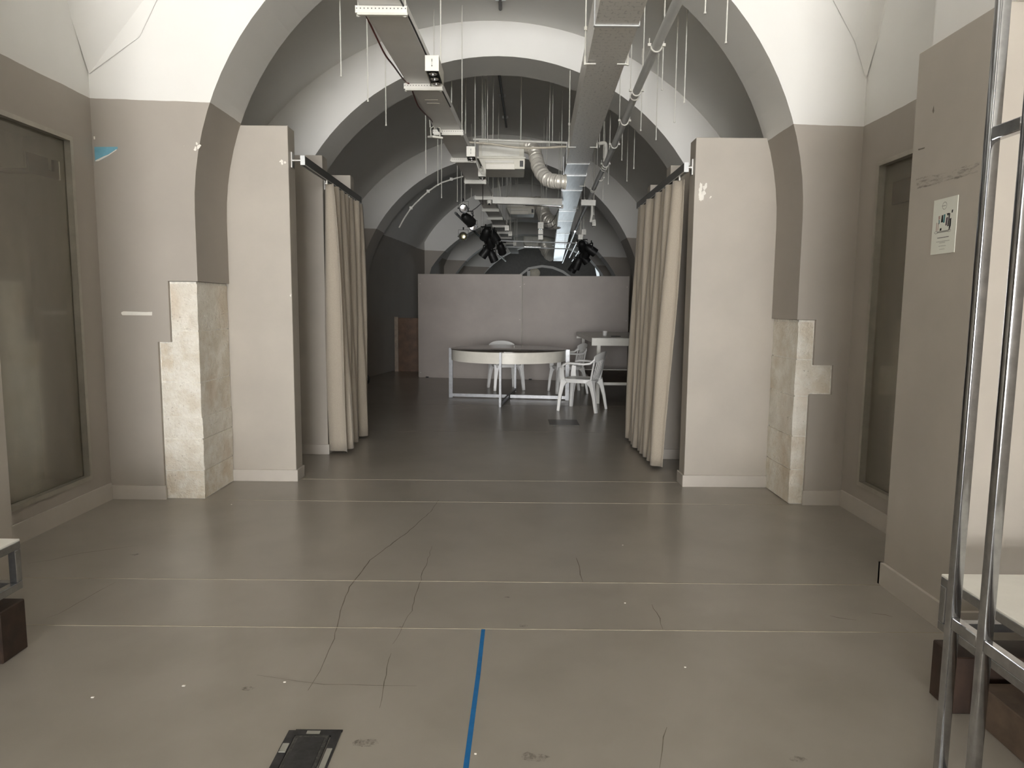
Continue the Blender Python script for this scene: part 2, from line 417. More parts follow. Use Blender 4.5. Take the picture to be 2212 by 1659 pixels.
# front room: side walls with glazed niches
def side_wall(name, X, sgn, y0, y1, z0, z1):
    """sgn=-1 left wall (faces +x). opening y0..y1, z0..z1, niche 0.3 deep"""
    bm = BM(); Ya, Yb, Zt = YENT, 5.10, 3.9
    def q(a, b_, c, d): bm.faces.new([bm.verts.new((X, *p)) for p in (a, b_, c, d)])
    q((Ya, 0), (y0, 0), (y0, Zt), (Ya, Zt)); q((y1, 0), (Yb, 0), (Yb, Zt), (y1, Zt))
    q((y0, 0), (y1, 0), (y1, z0), (y0, z0)); q((y0, z1), (y1, z1), (y1, Zt), (y0, Zt))
    D = X + sgn*0.34
    for (a, b_) in (((y0, z0), (y1, z0)), ((y1, z0), (y1, z1)), ((y1, z1), (y0, z1)), ((y0, z1), (y0, z0))):
        bm.faces.new([bm.verts.new(v) for v in ((X, *a), (X, *b_), (D, *b_), (D, *a))])
    return struct(name, bm, 'two_tone_wall')
wl = side_wall('wall_left', XL, -1, 3.35, 4.82, 0.21, 2.56)
wr = side_wall('wall_right', XR, 1, 3.60, 4.815, 0.22, 2.44)
fv = arc_pts(-0.26, 1.9, 3.36, XL, XR, 40)[2:-2]
bm = BM(); rows = [[bm.verts.new((x, Y, z)) for x, z in fv] for Y in (YENT, -2.0, 3.3, 5.06)]
for r0, r1 in zip(rows, rows[1:]):
    for i in range(len(fv)-1): bm.faces.new((r0[i], r0[i+1], r1[i+1], r1[i]))
struct('ceiling', bm, 'white_plaster', smooth=True)
# groin webs that fold out of the arch wall high in both corners
def web(name, sgn, Xc, cxw, P0, P1):
    bm = BM()
    v = [bm.verts.new(p) for p in (P0, P1, (Xc, 4.62, P1[2]+0.25), (Xc, 4.90, 3.35), (Xc+0.01*-sgn, 5.05, P0[2]-0.25))]
    bm.faces.new(v); struct(name, bm, 'white_plaster')
web('ceiling_web_left', -1, XL, 0, (-2.608, 5.055, 3.291), (-2.30, 5.05, 3.85))
web('ceiling_web_right', 1, XR, 0, (2.36, 5.055, 3.30), (2.05, 5.05, 3.80))

# first arch: piers with the exposed limestone quoins
A1Y0, A1Y1 = 5.06, 5.62
acx, azs, ar = -0.105, 2.10, 2.17
def first_arch():
    bm = BM(); n = 48
    zl, zr = 1.614, 1.376
    arc = [(acx - ar*math.cos(PI*i/n), azs + ar*math.sin(PI*i/n)) for i in range(n+1)]
    inner = [(acx-ar, zl)] + arc + [(acx+ar, zr)]
    def out(px, pz):
        if pz <= azs: return ((XL-0.05 if px < acx else XR+0.05), pz)
        dx, dz = px-acx, pz-azs; k = 1e9
        if abs(dx) > 1e-6: k = min(k, abs(((XL-0.05 if dx < 0 else XR+0.05)-acx)/dx))
        if dz > 1e-6: k = min(k, (5.6-azs)/dz)
        return (acx+dx*k, azs+dz*k)
    I0 = [bm.verts.new((x, A1Y0, z)) for x, z in inner]; I1 = [bm.verts.new((x, A1Y1, z)) for x, z in inner]
    O0 = [bm.verts.new((out(*p)[0], A1Y0, out(*p)[1])) for p in inner]; O1 = [bm.verts.new((out(*p)[0], A1Y1, out(*p)[1])) for p in inner]
    for i in range(len(inner)-1):
        bm.faces.new((I0[i], I0[i+1], O0[i+1], O0[i])); bm.faces.new((I1[i], O1[i], O1[i+1], I1[i+1])); bm.faces.new((I0[i], I1[i], I1[i+1], I0[i+1]))
    # plaster skin below the arch, stepped round the bared stone, 25 mm thick
    T = 0.025
    def skin(poly, edge):
        vs = [bm.verts.new((x, A1Y0, z)) for x, z in poly]; bm.faces.new(vs)
        for (a, b_) in edge:
            bm.faces.new([bm.verts.new(p) for p in ((a[0], A1Y0, a[1]), (b_[0], A1Y0, b_[1]), (b_[0], A1Y0+T, b_[1]), (a[0], A1Y0+T, a[1]))])
    e = XL-0.05
    skin([(e, 0), (-2.583, 0), (-2.583, 1.174), (e, 1.174)], [((-2.583, 0), (-2.583, 1.174)), ((-2.583, 1.174), (-2.49, 1.174))])
    skin([(e, 1.174), (-2.49, 1.174), (-2.49, zl), (e, zl)], [((-2.49, 1.174), (-2.49, zl)), ((-2.49, zl), (acx-ar, zl))])
    e = XR+0.05
    skin([(2.185, 0), (e, 0), (e, 0.83), (2.185, 0.83)], [((2.185, 0), (2.185, 0.83)), ((2.185, 0.83), (2.348, 0.83))])
    skin([(2.348, 0.83), (e, 0.83), (e, 1.046), (2.348, 1.046)], [((2.348, 0.83), (2.348, 1.046)), ((2.348, 1.046), (2.203, 1.046))])
    skin([(2.203, 1.046), (e, 1.046), (e, zr), (2.203, zr)], [((2.203, 1.046), (2.203, zr)), ((2.203, zr), (acx+ar, zr))])
    for X, z in ((acx-ar, zl), (acx+ar, zr)):     # lower edge of the jamb plaster
        s = -1 if X < 0 else 1
        bm.faces.new([bm.verts.new(p) for p in ((X, A1Y0, z), (X, A1Y1, z), (X+s*T, A1Y1, z), (X+s*T, A1Y0, z))])
    # mortar core behind
    o = struct('wall_arch_front', bm, 'two_tone_wall', smooth=False)
    return o
wa1 = first_arch()
cb = BM(); box(cb, (-2.95, A1Y0+0.026, 0), (-2.298, A1Y1-0.01, 1.611)); box(cb, (2.088, A1Y0+0.026, 0), (2.44, 5.55, 1.373))
obj('mortar_core', cb, 'lime_mortar', wa1)
def stone(lo, hi, name='stone'):
    bm = BM(); d = [hi[i]-lo[i] for i in range(3)]
    box(bm, lo, hi)
    bmesh.ops.subdivide_edges(bm, edges=list(bm.edges), cuts=3, use_grid_fill=True)
    for v in bm.verts:
        edge = sum(1 for i in range(3) if min(abs(v.co[i]-lo[i]), abs(v.co[i]-hi[i])) < 1e-5)
        k = 0.003 if edge < 2 else 0.0025
        c = Vector([(lo[i]+hi[i])/2 for i in range(3)])
        v.co += Vector((random.uniform(-k, k), random.uniform(-k, k), random.uniform(-k, k)*0.6))
        if edge >= 2: v.co += (c-v.co).normalized()*0.0025
    return obj(name, bm, 'limestone', wa1)
g_ = 0.007
zs_ = [0.0, 0.215, 0.455, 0.62, 0.875, 1.255, 1.60]
for i in range(len(zs_)-1):
    xl_ = -2.577 if zs_[i+1] < 1.2 else -2.485
    stone((xl_, A1Y0+0.018+random.uniform(-.003, .004), zs_[i]+g_/2), (acx-ar-0.014+random.uniform(-.004, .004), A1Y1-0.001, zs_[i+1]-g_/2))
stone((-2.577, A1Y0+0.022, 0.885), (-2.487, A1Y1-0.05, 1.165))
zr_ = [0.0, 0.262, 0.515, 0.815, 1.085, 1.362]
for i in range(len(zr_)-1):
    stone((acx+ar+0.014+random.uniform(-.004, .004), A1Y0+0.018+random.uniform(-.003, .004), zr_[i]+g_/2), (2.18 if i < 3 else 2.195, 5.558, zr_[i+1]-g_/2))
stone((2.19, A1Y0+0.020, 0.838), (2.34, A1Y1-0.05, 1.036))

# bays and further arches (the hall bends a little to the right)
bay('ceiling_bay_one', 5.62, (-0.24, 1.28, 3.13, -2.95, 2.5), 7.55, (-0.247, 1.27, 3.12, -2.95, 2.5))
arch_wall('wall_arch_second', 7.55, 8.15, -0.17, 1.70, 2.34, -3.4, 3.2, 5.5)
bay('ceiling_bay_two', 8.15, (-0.25, 1.285, 3.25, -3.05, 2.62), 13.1, (-0.265, 1.285, 3.29, -3.10, 2.62))
arch_wall('wall_arch_third', 13.1, 13.85, -0.25, 1.49, 2.70, -3.5, 3.4, 5.6, hw=2.66)
bay('ceiling_bay_three', 13.85, (-0.15, 1.50, 2.86, -3.0, 2.70), 17.9, (0.28, 1.60, 2.92, -2.25, 3.0))
arch_wall('wall_arch_fourth', 17.9, 18.5, 0.22, 0.90, 2.76, -3.2, 3.6, 5.4, clamp=(-2.12, 2.75))
bay('ceiling_bay_four', 18.5, (0.35, 1.60, 2.95, -2.3, 3.1), 21.4, (0.6, 1.60, 2.9, -2.1, 3.2))
arch_wall('wall_arch_fifth', 21.4, 21.95, 0.50, 0.95, 2.70, -3.2, 4.0, 5.4, clamp=(-1.75, 3.0))
bay('ceiling_bay_five', 21.95, (0.7, 1.6, 2.95, -2.0, 3.4), 24.5, (0.95, 1.6, 2.9, -1.8, 3.6))
arch_wall('wall_arch_sixth', 24.5, 25.05, 1.10, 0.90, 2.72, -3.2, 4.6, 5.4, clamp=(-1.4, 3.3))
bay('ceiling_bay_six', 25.05, (1.2, 1.6, 2.95, -1.6, 3.9), 28.2, (1.3, 1.6, 2.95, -1.5, 4.0))
# far wall with a glazed door that lets in daylight low down
bm = BM(); box(bm, (-3, 28.2, 0), (0.8, 28.35, 4.8)); box(bm, (2.6, 28.2, 0), (5, 28.35, 4.8)); box(bm, (0.8, 28.2, 2.0), (2.6, 28.35, 4.8))
struct('wall_end', bm, 'end_wall_paint')
dr = struct('door_1', bx((0.82, 28.22, 0.0), (2.58, 28.26, 2.0)), 'daylight_pane')
fb = BM()
for x in (0.8, 1.67, 2.54): box(fb, (x, 28.16, 0), (x+0.06, 28.21, 2.0))
box(fb, (0.8, 28.16, 1.94), (2.6, 28.21, 2.0))
obj('door_frame', fb, 'black_metal', dr)

# piers that frame the front room nearest the entrance
def pier(name, lo, hi, zt, sgn):
    bm = BM(); box(bm, (lo[0], lo[1], 0), (hi[0], hi[1], zt)); bevel(bm, 0.004, 1)
    o = struct(name, bm, 'panel_paint')
    return o
pier('wall_pier_right', (1.98, 2.97), (2.455, 3.56), 2.70, 1)
pier('wall_pier_left', (-2.975, 2.95), (-2.585, 3.50), 2.80, -1)
struct('wall_pier_head_right', bx((2.03, 2.90, 2.70), (2.455, 3.535, 4.9)), 'white_plaster')
struct('wall_pier_head_left', bx((-2.975, 2.90, 2.80), (-2.63, 3.48, 4.9)), 'white_plaster')

# baseboards
def base(name, segs, h=0.10, t=0.014):
    bm = BM()
    for lo, hi in segs: bevel_box(bm, (lo[0], lo[1], 0), (hi[0], hi[1], h))
    return struct(name, bm, 'baseboard_paint')
def bevel_box(bm, lo, hi): box(bm, lo, hi)
base('baseboard_left', [((XL, 3.5), (XL+0.014, 5.045))], 0.125)
base('baseboard_right', [((XR-0.014, 3.56), (XR, 5.045))], 0.12)
base('baseboard_left_pier', [((XL, 5.046), (-2.568, 5.06))], 0.105)
base('baseboard_right_pier', [((2.172, 5.046), (XR, 5.06))], 0.11)
base('baseboard_near_pier', [((1.962, 2.955), (1.98, 3.575)), ((1.962, 2.95), (2.455, 2.97)), ((1.962, 3.56), (2.455, 3.578))], 0.12)

# ------------------------------------------------------------------ glazed niches
def niche(name, X, s, y0, y1, z0, z1, n):
    w = bpy.data.objects.new(name, None); C.objects.link(w); w['kind'] = 'structure'
    w.matrix_basis = Matrix.Translation((X, (y0+y1)/2, z0))
    obj('back_panel', bx((X+s*0.34, y0, z0), (X+s*0.33, y1, z1)), 'niche_back', w)
    if n == 1:
        obj('panel_joint', bx((X+s*0.330, 4.30, z0), (X+s*0.322, 4.312, z1)), 'white_flake', w)
    bm = BM(); t = 0.03
    for lo, hi in (((y0, z0), (y1, z0+t)), ((y0, z1-t), (y1, z1)), ((y0, z0+t), (y0+t, z1-t)), ((y1-t, z0+t), (y1, z1-t))):
        box(bm, (X-s*0.012, lo[0], lo[1]), (X+s*0.05, hi[0], hi[1]))
    obj('window_frame', bm, 'brass' if False else 'galvanised_frame', w)
    obj('pane', bx((X+s*0.03, y0+t, z0+t), (X+s*0.036, y1-t, z1-t)), 'dusty_glass', w)
    return w
metal('galvanised_frame', (0.44, 0.42, 0.37), 0.42, 0.12, 12, None, 0.7)
n1o = niche('window_1', XL, -1, 3.35, 4.82, 0.21, 2.56, 1)
n2o = niche('window_2', XR, 1, 3.60, 4.815, 0.22, 2.44, 2)
def hook(X, s, y0, y1, z0, z1, flip, label):
    """dark plate with a slot cut out of its upper edge"""
    w_ = y1-y0
    a, b_, c = (0.62, 0.82, 1.0)
    poly = [(0, 0), (1, 0), (1, 1), (b_, 1), (b_, 0.38), (a, 0.38), (a, 1), (0, 1)]
    pts = [((y0 + u*w_) if not flip else (y1 - u*w_), z0 + v*(z1-z0)) for u, v in poly]
    bm = BM(); prism(bm, pts, 'x', X+s*0.050, X+s*0.066)
    t = thing('shelf_bracket', label, 'bracket', (X+s*0.058, (y0+y1)/2, z0))
    obj('plate', bm, 'dark_wood', t)
    obj('edge_strip', bx((X+s*0.048, (y1 if not flip else y0)-0.004, z0), (X+s*0.068, (y1 if not flip else y0)+0.004, z1)), 'white_enamel', t)
    obj('arm', bx((X+s*0.066, (y0+y1)/2-0.05, z0+0.02), (X+s*0.33, (y0+y1)/2+0.05, z0+0.04)), 'dark_wood', t)
hook(XL, -1, 4.46, 4.755, 2.265, 2.385, False, 'brown slotted plate behind the dusty glass of the longer niche')
hook(XR, 1, 4.22, 4.715, 2.145, 2.29, True, 'black slotted plate behind the dusty glass beside the poster pier')
t = thing('wall_socket', 'grey double wall socket low behind dusty niche glass', 'socket', (XL-0.33, 4.42, 0.42))
obj('cover_plate', bevel(bx((XL-0.33, 4.33, 0.30), (XL-0.318, 4.50, 0.43)), 0.004, 1), 'niche_back', t)
for y in (4.37, 4.43): obj('outlet', bx((XL-0.319, y, 0.335), (XL-0.312, y+0.045, 0.395)), 'ink_grey', t)

# ------------------------------------------------------------------ floor details
for i, (y, x0, x1) in enumerate(((3.003, -2.58, 1.97), (3.545, -2.58, 2.45), (5.05, -2.3, 2.1), (5.70, -1.78, 1.40))):
    struct('trim_%d' % (i+1), bx((x0, y-0.0025, -0.004), (x1, y+0.0025, 0.0012)), 'joint_filler')
for i, y in enumerate((8.0, 10.2)): struct('trim_%d' % (i+5), bx((-2.6, y-0.002, -0.004), (2.4, y+0.002, 0.001)), 'crack_dark')
def ribbon(pts, w, z=0.0009, jit=0.0):
    bm = BM(); P = [Vector((p[0], p[1], 0)) for p in pts]; Q = []
    for a, b_ in zip(P, P[1:]):
        k = max(1, int((b_-a).length/0.05))
        for i in range(k): Q.append(a.lerp(b_, i/k) + Vector((random.uniform(-jit, jit), random.uniform(-jit, jit), 0)))
    Q.append(P[-1]); n = len(Q); rows = []
    for i, q in enumerate(Q):
        d = (Q[min(i+1, n-1)]-Q[max(i-1, 0)]).normalized(); s = Vector((-d.y, d.x, 0))
        ww = w*(0.35+0.65*math.sin(PI*min(1, max(0.05, i/(n-1)))))*random.uniform(0.7, 1.1)/2 if jit else w/2
        rows.append((bm.verts.new(q+s*ww+Vector((0, 0, z))), bm.verts.new(q-s*ww+Vector((0, 0, z)))))
    for a, b_ in zip(rows, rows[1:]): bm.faces.new((a[0], b_[0], b_[1], a[1]))
    return bm
def crack(px, w=0.006, jit=0.006):
    o = obj('crack', ribbon([PZ(x, y, 0) for x, y in px], w, 0.0009, jit), 'crack_dark', fl)
crack([(948, 1080), (930, 1106), (880, 1150), (800, 1210), (755, 1268), (738, 1310), (722, 1380), (690, 1450), (665, 1492)], 0.006, 0.003)
crack([(935, 1180), (905, 1262), (893, 1310), (870, 1355), (848, 1392)], 0.004, 0.006)
crack([(848, 1410), (838, 1445), (830, 1490), (820, 1530)], 0.004, 0.008)
crack([(1245, 1205), (1252, 1232), (1259, 1258)], 0.006, 0.006)
crack([(1408, 1305), (1425, 1335), (1432, 1360)], 0.004, 0.006)
crack([(1440, 1570), (1432, 1620), (1425, 1659)], 0.004, 0.006)
crack([(60, 1217), (110, 1210), (170, 1196), (300, 1178)], 0.004, 0.003)
crack([(100, 1335), (130, 1325), (200, 1285), (250, 1258)], 0.003, 0.003)
crack([(555, 1458), (620, 1468), (700, 1478), (900, 1482)], 0.003, 0.003)
crack([(1790, 1330), (1815, 1336), (1850, 1340)], 0.006, 0.006)
crack([(1885, 1326), (1910, 1328), (1928, 1333)], 0.005, 0.006)
for (x, y, r_) in ((862, 1356, .012), (790, 1606, .03), (1155, 1635, .03), (537, 1488, .02), (1725, 1640, .02), (1095, 1290, .012), (1130, 1352, .016), (292, 1198, .02)):
    q = PZ(x, y, 0); bm = BM()
    n = 14; bm.faces.new([bm.verts.new((q.x+1.6*r_*random.uniform(.5, 1.1)*math.cos(2*PI*k/n), q.y+r_*random.uniform(.5, 1.1)*math.sin(2*PI*k/n), 0.0007)) for k in range(n)])
    obj('stain', bm, 'floor_stain', fl)
for (x, y) in ((1027, 1629), (615, 1474), (397, 1482), (1345, 1178), (1350, 1303), (1480, 1442), (500, 1090), (200, 1507)):
    q = PZ(x, y, 0); bm = BM(); s_ = random.uniform(.004, .007)
    box(bm, (q.x-s_, q.y-s_*.7, 0), (q.x+s_, q.y+s_*.7, 0.003)); bevel(bm, 0.001, 1)
    at_origin('plaster_crumb', 'tiny white plaster crumb lying on the concrete floor', 'debris', (q.x, q.y, 0), bm, 'white_flake', 'plaster crumbs scattered on the floor')
bm = ribbon([(-0.120, 2.996), (-0.124, 2.6), (-0.130, 2.3), (-0.136, 2.0), (-0.14, 1.6)], 0.0175, 0.0014)
at_origin('floor_tape', 'strip of blue adhesive tape stuck along the concrete floor', 'tape', (-0.128, 2.3, 0), bm, 'blue_tape')

# floor box near the viewer
t = thing('floor_box', 'dark metal floor socket box with recessed lid near the blue tape', 'floor box', (-0.66, 2.08, 0))
x0, x1, y0, y1 = -0.752, -0.572, 1.90, 2.228
bm = BM()
for lo, hi in (((x0, y0), (x0+.028, y1)), ((x1-.028, y0), (x1, y1)), ((x0+.028, y1-.028), (x1-.028, y1)), ((x0+.028, y0), (x1-.028, y0+.028))):
    box(bm, (lo[0], lo[1], 0), (hi[0], hi[1], 0.006))
obj('frame', bm, 'black_plastic', t)
bm = bx((x0+.032, y0+.032, 0), (x1-.032, y1-.032, 0.010)); bevel(bm, 0.004, 2)
ld = obj('lid', bm, 'floor_lid', t) if 'floor_lid' in MATS else None
if ld is None:
    m, nt, b = newmat('floor_lid')
    f = noise(nt, 35, 6, 0.7, pos(nt), 1.5)
    L(nt, ramp(nt, f, [(0.45, (0.022, 0.023, 0.021)), (0.75, (0.13, 0.13, 0.12))]), b.inputs['Base Color']); b.inputs['Roughness'].default_value = 0.35
    bm = bx((x0+.032, y0+.032, 0), (x1-.032, y1-.032, 0.010)); bevel(bm, 0.004, 2); ld = obj('lid', bm, 'floor_lid', t)
obj('lid_recess', bevel(bx((x0+.045, y0+.045, 0.009), (x1-.045, y1-.045, 0.0115)), 0.001, 1), 'black_plastic', ld)
for lo, hi in (((x0+.065, y1-.022), (x0+.11, y1-.006)), ((x0+.004, y1-.12), (x0+.026, y1-.075)), ((x1-.024, y1-.22), (x1-.006, y1-.10))):
    obj('latch', bx((lo[0], lo[1], 0.006), (hi[0], hi[1], 0.0085)), 'ink_grey', t)
obj('rim', bx((x0+.022, y1-.002, 0), (x1+.002, y1+.008, 0.004)), 'black_metal', t)
at_origin('floor_plate', 'low dark brown cover plate on floor before the round table', 'plate', (0.66, 8.66, 0), bevel(bx((0.47, 8.46, 0), (0.84, 8.88, 0.008)), 0.002, 1), 'cable_cover')

# ------------------------------------------------------------------ paint damage on walls
def flake_poly(name, pts3, mat, parent):
    bm = BM(); bm.faces.new([bm.verts.new(p) for p in pts3]); return obj(name, bm, mat, parent)
E_ = A1Y0-0.0015
flake_poly('paint_patch', [(-2.966, E_, 2.548), (-2.80, E_, 2.550), (-2.803, E_, 2.535), (-2.87, E_, 2.487), (-2.92, E_, 2.46), (-2.966, E_, 2.449)], 'blue_paint', wa1)
flake_poly('paint_patch', [(-2.963, E_-.0005, 2.449), (-2.94, E_-.0005, 2.452), (-2.87, E_-.0005, 2.488), (-2.81, E_-.0005, 2.527), (-2.81, E_-.0005, 2.534), (-2.87, E_-.0005, 2.496), (-2.90, E_-.0005, 2.485), (-2.963, E_-.0005, 2.456)], 'white_flake', wa1)
flake_poly('paint_patch', [(-2.838, E_, 1.376), (-2.83, E_, 1.366), (-2.615, E_, 1.366), (-2.613, E_, 1.392), (-2.66, E_, 1.390), (-2.82, E_, 1.394), (-2.837, E_, 1.388)], 'white_flake', wa1)
def blotch(cx_, cz_, w_, h_, n, Y, parent):
    for k in range(n):
        x = cx_ + random.uniform(-.5, .5)*w_; z = cz_ + random.uniform(-.5, .5)*h_
        a = random.uniform(.15, .35)*w_; b2 = random.uniform(.15, .4)*h_; m_ = 9
        flake_poly('paint_patch', [(x+a*random.uniform(.5, 1)*math.cos(2*PI*i/m_), Y-0.0003*k, z+b2*random.uniform(.5, 1)*math.sin(2*PI*i/m_)) for i in range(m_)], 'white_flake', parent)
blotch(-2.245, 2.56, 0.045, 0.05, 6, E_, wa1)
blotch(-2.33, 2.56, 0.008, 0.008, 1, E_, wa1)
flake_poly('paint_patch', [(-2.967, E_, 2.60), (-2.957, E_, 2.60), (-2.957, E_, 2.62), (-2.967, E_, 2.62)], 'white_flake', wa1)

# poster pier: scuffs and the poster
pr = bpy.data.objects['wall_pier_right']
a, b_ = PX(1985, 398, 1.979), PX(2110, 365, 1.979)
bm = BM(); q = [PX(x, y, 1.9785) for x, y in ((1978, 385), (2050, 372), (2118, 345), (2112, 372), (2050, 392), (1982, 408))]
bm.faces.new([bm.verts.new(v) for v in q]); obj('scuff', bm, 'scuff_mark', pr)
for pts in (((1983, 322), (1998, 318), (1997, 321), (1984, 325)), ((2014, 240), (2017, 228), (2018, 240), (2016, 246))):
    bm = BM(); bm.faces.new([bm.verts.new(PX(x, y, 1.9785)) for x, y in pts]); obj('scuff', bm, 'crack_dark', pr)
cor = [PX(x, y, 1.979) for x, y in ((2019.4, 433.3), (2071.5, 421), (2061.5, 544.5), (2010.2, 551.1))]
ya, yb = (cor[0].y+cor[3].y)/2, (cor[1].y+cor[2].y)/2; zt, zb = (cor[0].z+cor[1].z)/2, (cor[2].z+cor[3].z)/2
t = thing('poster', 'white A4 paper poster with a clothes rail drawing, on the grey pier', 'poster', (1.978, (ya+yb)/2, zb))
obj('sheet', bx((1.9770, yb, zb), (1.9792, ya, zt)), 'paper', t)
def PP(u, v, k=0): return (1.9768-0.0002*k, ya + (yb-ya)*u, zt + (zb-zt)*v)      # u right, v down
def pshape(name, polys, mat, k=0):
    for grp in ([[p] for p in polys] if len(polys) <= 3 else [polys]):
        bm = BM()
        for poly in grp: bm.faces.new([bm.verts.new(PP(u, v, k)) for u, v in poly])
        obj(name, bm, mat, t)
def R(u0, v0, u1, v1): return [(u0, v0), (u1, v0), (u1, v1), (u0, v1)]
def ring(u, v, ru, rv, w_, n=24):
    return [[(u+ru*math.cos(2*PI*i/n), v+rv*math.sin(2*PI*i/n)), (u+ru*math.cos(2*PI*(i+1)/n), v+rv*math.sin(2*PI*(i+1)/n)),
             (u+(ru-w_)*math.cos(2*PI*(i+1)/n), v+(rv-w_*.7)*math.sin(2*PI*(i+1)/n)), (u+(ru-w_)*math.cos(2*PI*i/n), v+(rv-w_*.7)*math.sin(2*PI*i/n))] for i in range(n)]
pshape('logo_ring', ring(0.47, 0.135, 0.095, 0.07, 0.014) + [R(0.36, 0.13, 0.52, 0.142)], 'ink_grey')
pshape('garments_dark', [[(0.38, .30), (0.44, .30), (0.45, .43), (0.36, .43)], [(0.68, .295), (0.73, .29), (0.71, .42), (0.70, .52), (0.64, .52), (0.66, .42)], [(0.58, .285), (0.70, .285), (0.64, .34)]], 'ink_black')
pshape('garments_teal', [[(0.46, .295), (0.53, .29), (0.52, .44), (0.45, .445)], [(0.26, .37), (0.30, .38), (0.31, .44), (0.27, .46)]], 'ink_teal')
pshape('garments_plum', [[(0.58, .36), (0.65, .35), (0.62, .50), (0.56, .50)]], 'ink_plum', 1)
pshape('figures', [[(0.24, .31), (0.31, .30), (0.32, .36), (0.25, .38)], [(0.17, .42), (0.20, .42), (0.21, .57), (0.17, .57)], [(0.24, .43), (0.27, .43), (0.27, .57), (0.24, .57)]], 'ink_pink')
pshape('figure_dark', [[(0.72, .39), (0.79, .38), (0.79, .52), (0.74, .60), (0.71, .60)], [(0.79, .24), (0.84, .24), (0.83, .29), (0.78, .29)], [(0.34, .535), (0.41, .53), (0.41, .575), (0.33, .58)]], 'ink_black', 1)
pshape('rail_base', [R(0.22, .585, 0.70, .615)] + ring(0.19, .60, .08, .025, .014) + ring(0.73, .60, .08, .025, .014), 'ink_grey', 1)
def words(v, u0, u1, h_):
    out = []; u = u0
    while u < u1:
        w_ = random.uniform(.012, .03); out.append(R(u, v, min(u+w_, u1), v+h_)); u += w_+.006
    return out
pshape('heading', words(.70, .26, .74, .014), 'ink_black')
pshape('text_lines', words(.77, .22, .78, .011)+words(.795, .36, .60, .011)+words(.855, .34, .64, .010)+words(.915, .38, .60, .008), 'ink_grey')

# ------------------------------------------------------------------ partitions either side of the curtain
def partition(label, lo, hi, zt, bb=True, mat='panel_paint'):
    cx_ = (lo[0]+hi[0])/2; cy = (lo[1]+hi[1])/2
    t = thing('partition', label, 'partition', (cx_, cy, 0))
    obj('panel', bevel(bx((lo[0], lo[1], 0.0), (hi[0], hi[1], zt)), 0.003, 1), mat, t)
    if bb: obj('skirting', bevel(bx((lo[0]-0.014, lo[1]-0.014, 0), (hi[0]+0.014, hi[1]+0.014, 0.098)), 0.003, 1), 'baseboard_paint', t)
    return t
pl1 = partition('tall grey partition between bared stone pier and the narrower curtain, white chips at its edge', (-2.33, 5.622), (-1.775, 5.79), 2.845)
blotch(-1.815, 2.56, 0.045, 0.05, 4, 5.6185, pl1); blotch(-1.79, 1.53, 0.03, 0.02, 3, 5.6185, pl1)
pr1 = partition('broad grey partition with a torn white patch, beside the wider curtain', (1.412, 5.56), (2.13, 5.73), 2.768)
blotch(1.475, 2.35, 0.05, 0.11, 16, 5.5585, pr1); blotch(1.53, 2.32, 0.03, 0.035, 3, 5.5585, pr1)
partition('grey partition behind the curtain track, next to the narrower curtain', (-2.30, 6.69), (-1.795, 6.86), 2.845)
partition('grey partition half hidden behind the wider curtain', (1.452, 6.61), (2.05, 6.78), 2.765)
partition('low-topped grey partition seen above the narrower curtain', (-2.20, 7.35), (-1.685, 7.50), 2.785)
partition('low-topped grey partition seen above the wider curtain', (1.41, 7.35), (2.0, 7.50), 2.715)
partition('grey partition peeping out past the far edge of the narrower curtain', (-2.35, 8.25), (-1.80, 8.40), 2.62)

# curtain tracks and curtains
def track(label, X, z, Ya, Yb, brk, side):
    t = thing('curtain_track', label, 'curtain track', (X, (Ya+Yb)/2, z))
    obj('rail', bx((X-.016, Ya+.004, z-.033), (X+.016, Yb, z+.033)), 'dark_track', t)
    bm = BM()
    for xx in (X-.018, X+.013): box(bm, (xx, Ya+.004, z-.039), (xx+.005, Yb, z-.033))
    obj('lip', bm, 'brushed_aluminium', t)
    obj('end_cap', bx((X-.018, Ya-.004, z-.039), (X+.018, Ya+.006, z+.035)), 'zinc_pipe', t)
    for (Yk, Xw) in brk:
        bm = BM(); cyl(bm, (Xw+side*.004, Yk, z), (X+side*-.02, Yk, z), 0.013, seg=14)
        a_ = obj('bracket_arm', bm, 'brushed_aluminium', t, smooth=True)
        obj('wall_plate', bx((Xw, Yk-.03, z-.06), (Xw+side*.008, Yk+.03, z+.06)), 'brushed_aluminium', a_)
    return t
track('black curtain rail carrying the narrower curtain, on steel brackets', -1.685, 2.60, 5.70, 7.80, ((5.72, -1.775), (6.77, -1.795), (7.42, -1.685-.05)), 1)
track('black curtain rail carrying the wider curtain, on steel brackets', 1.362, 2.56, 5.64, 7.77, ((5.66, 1.412), (6.69, 1.452)), -1)
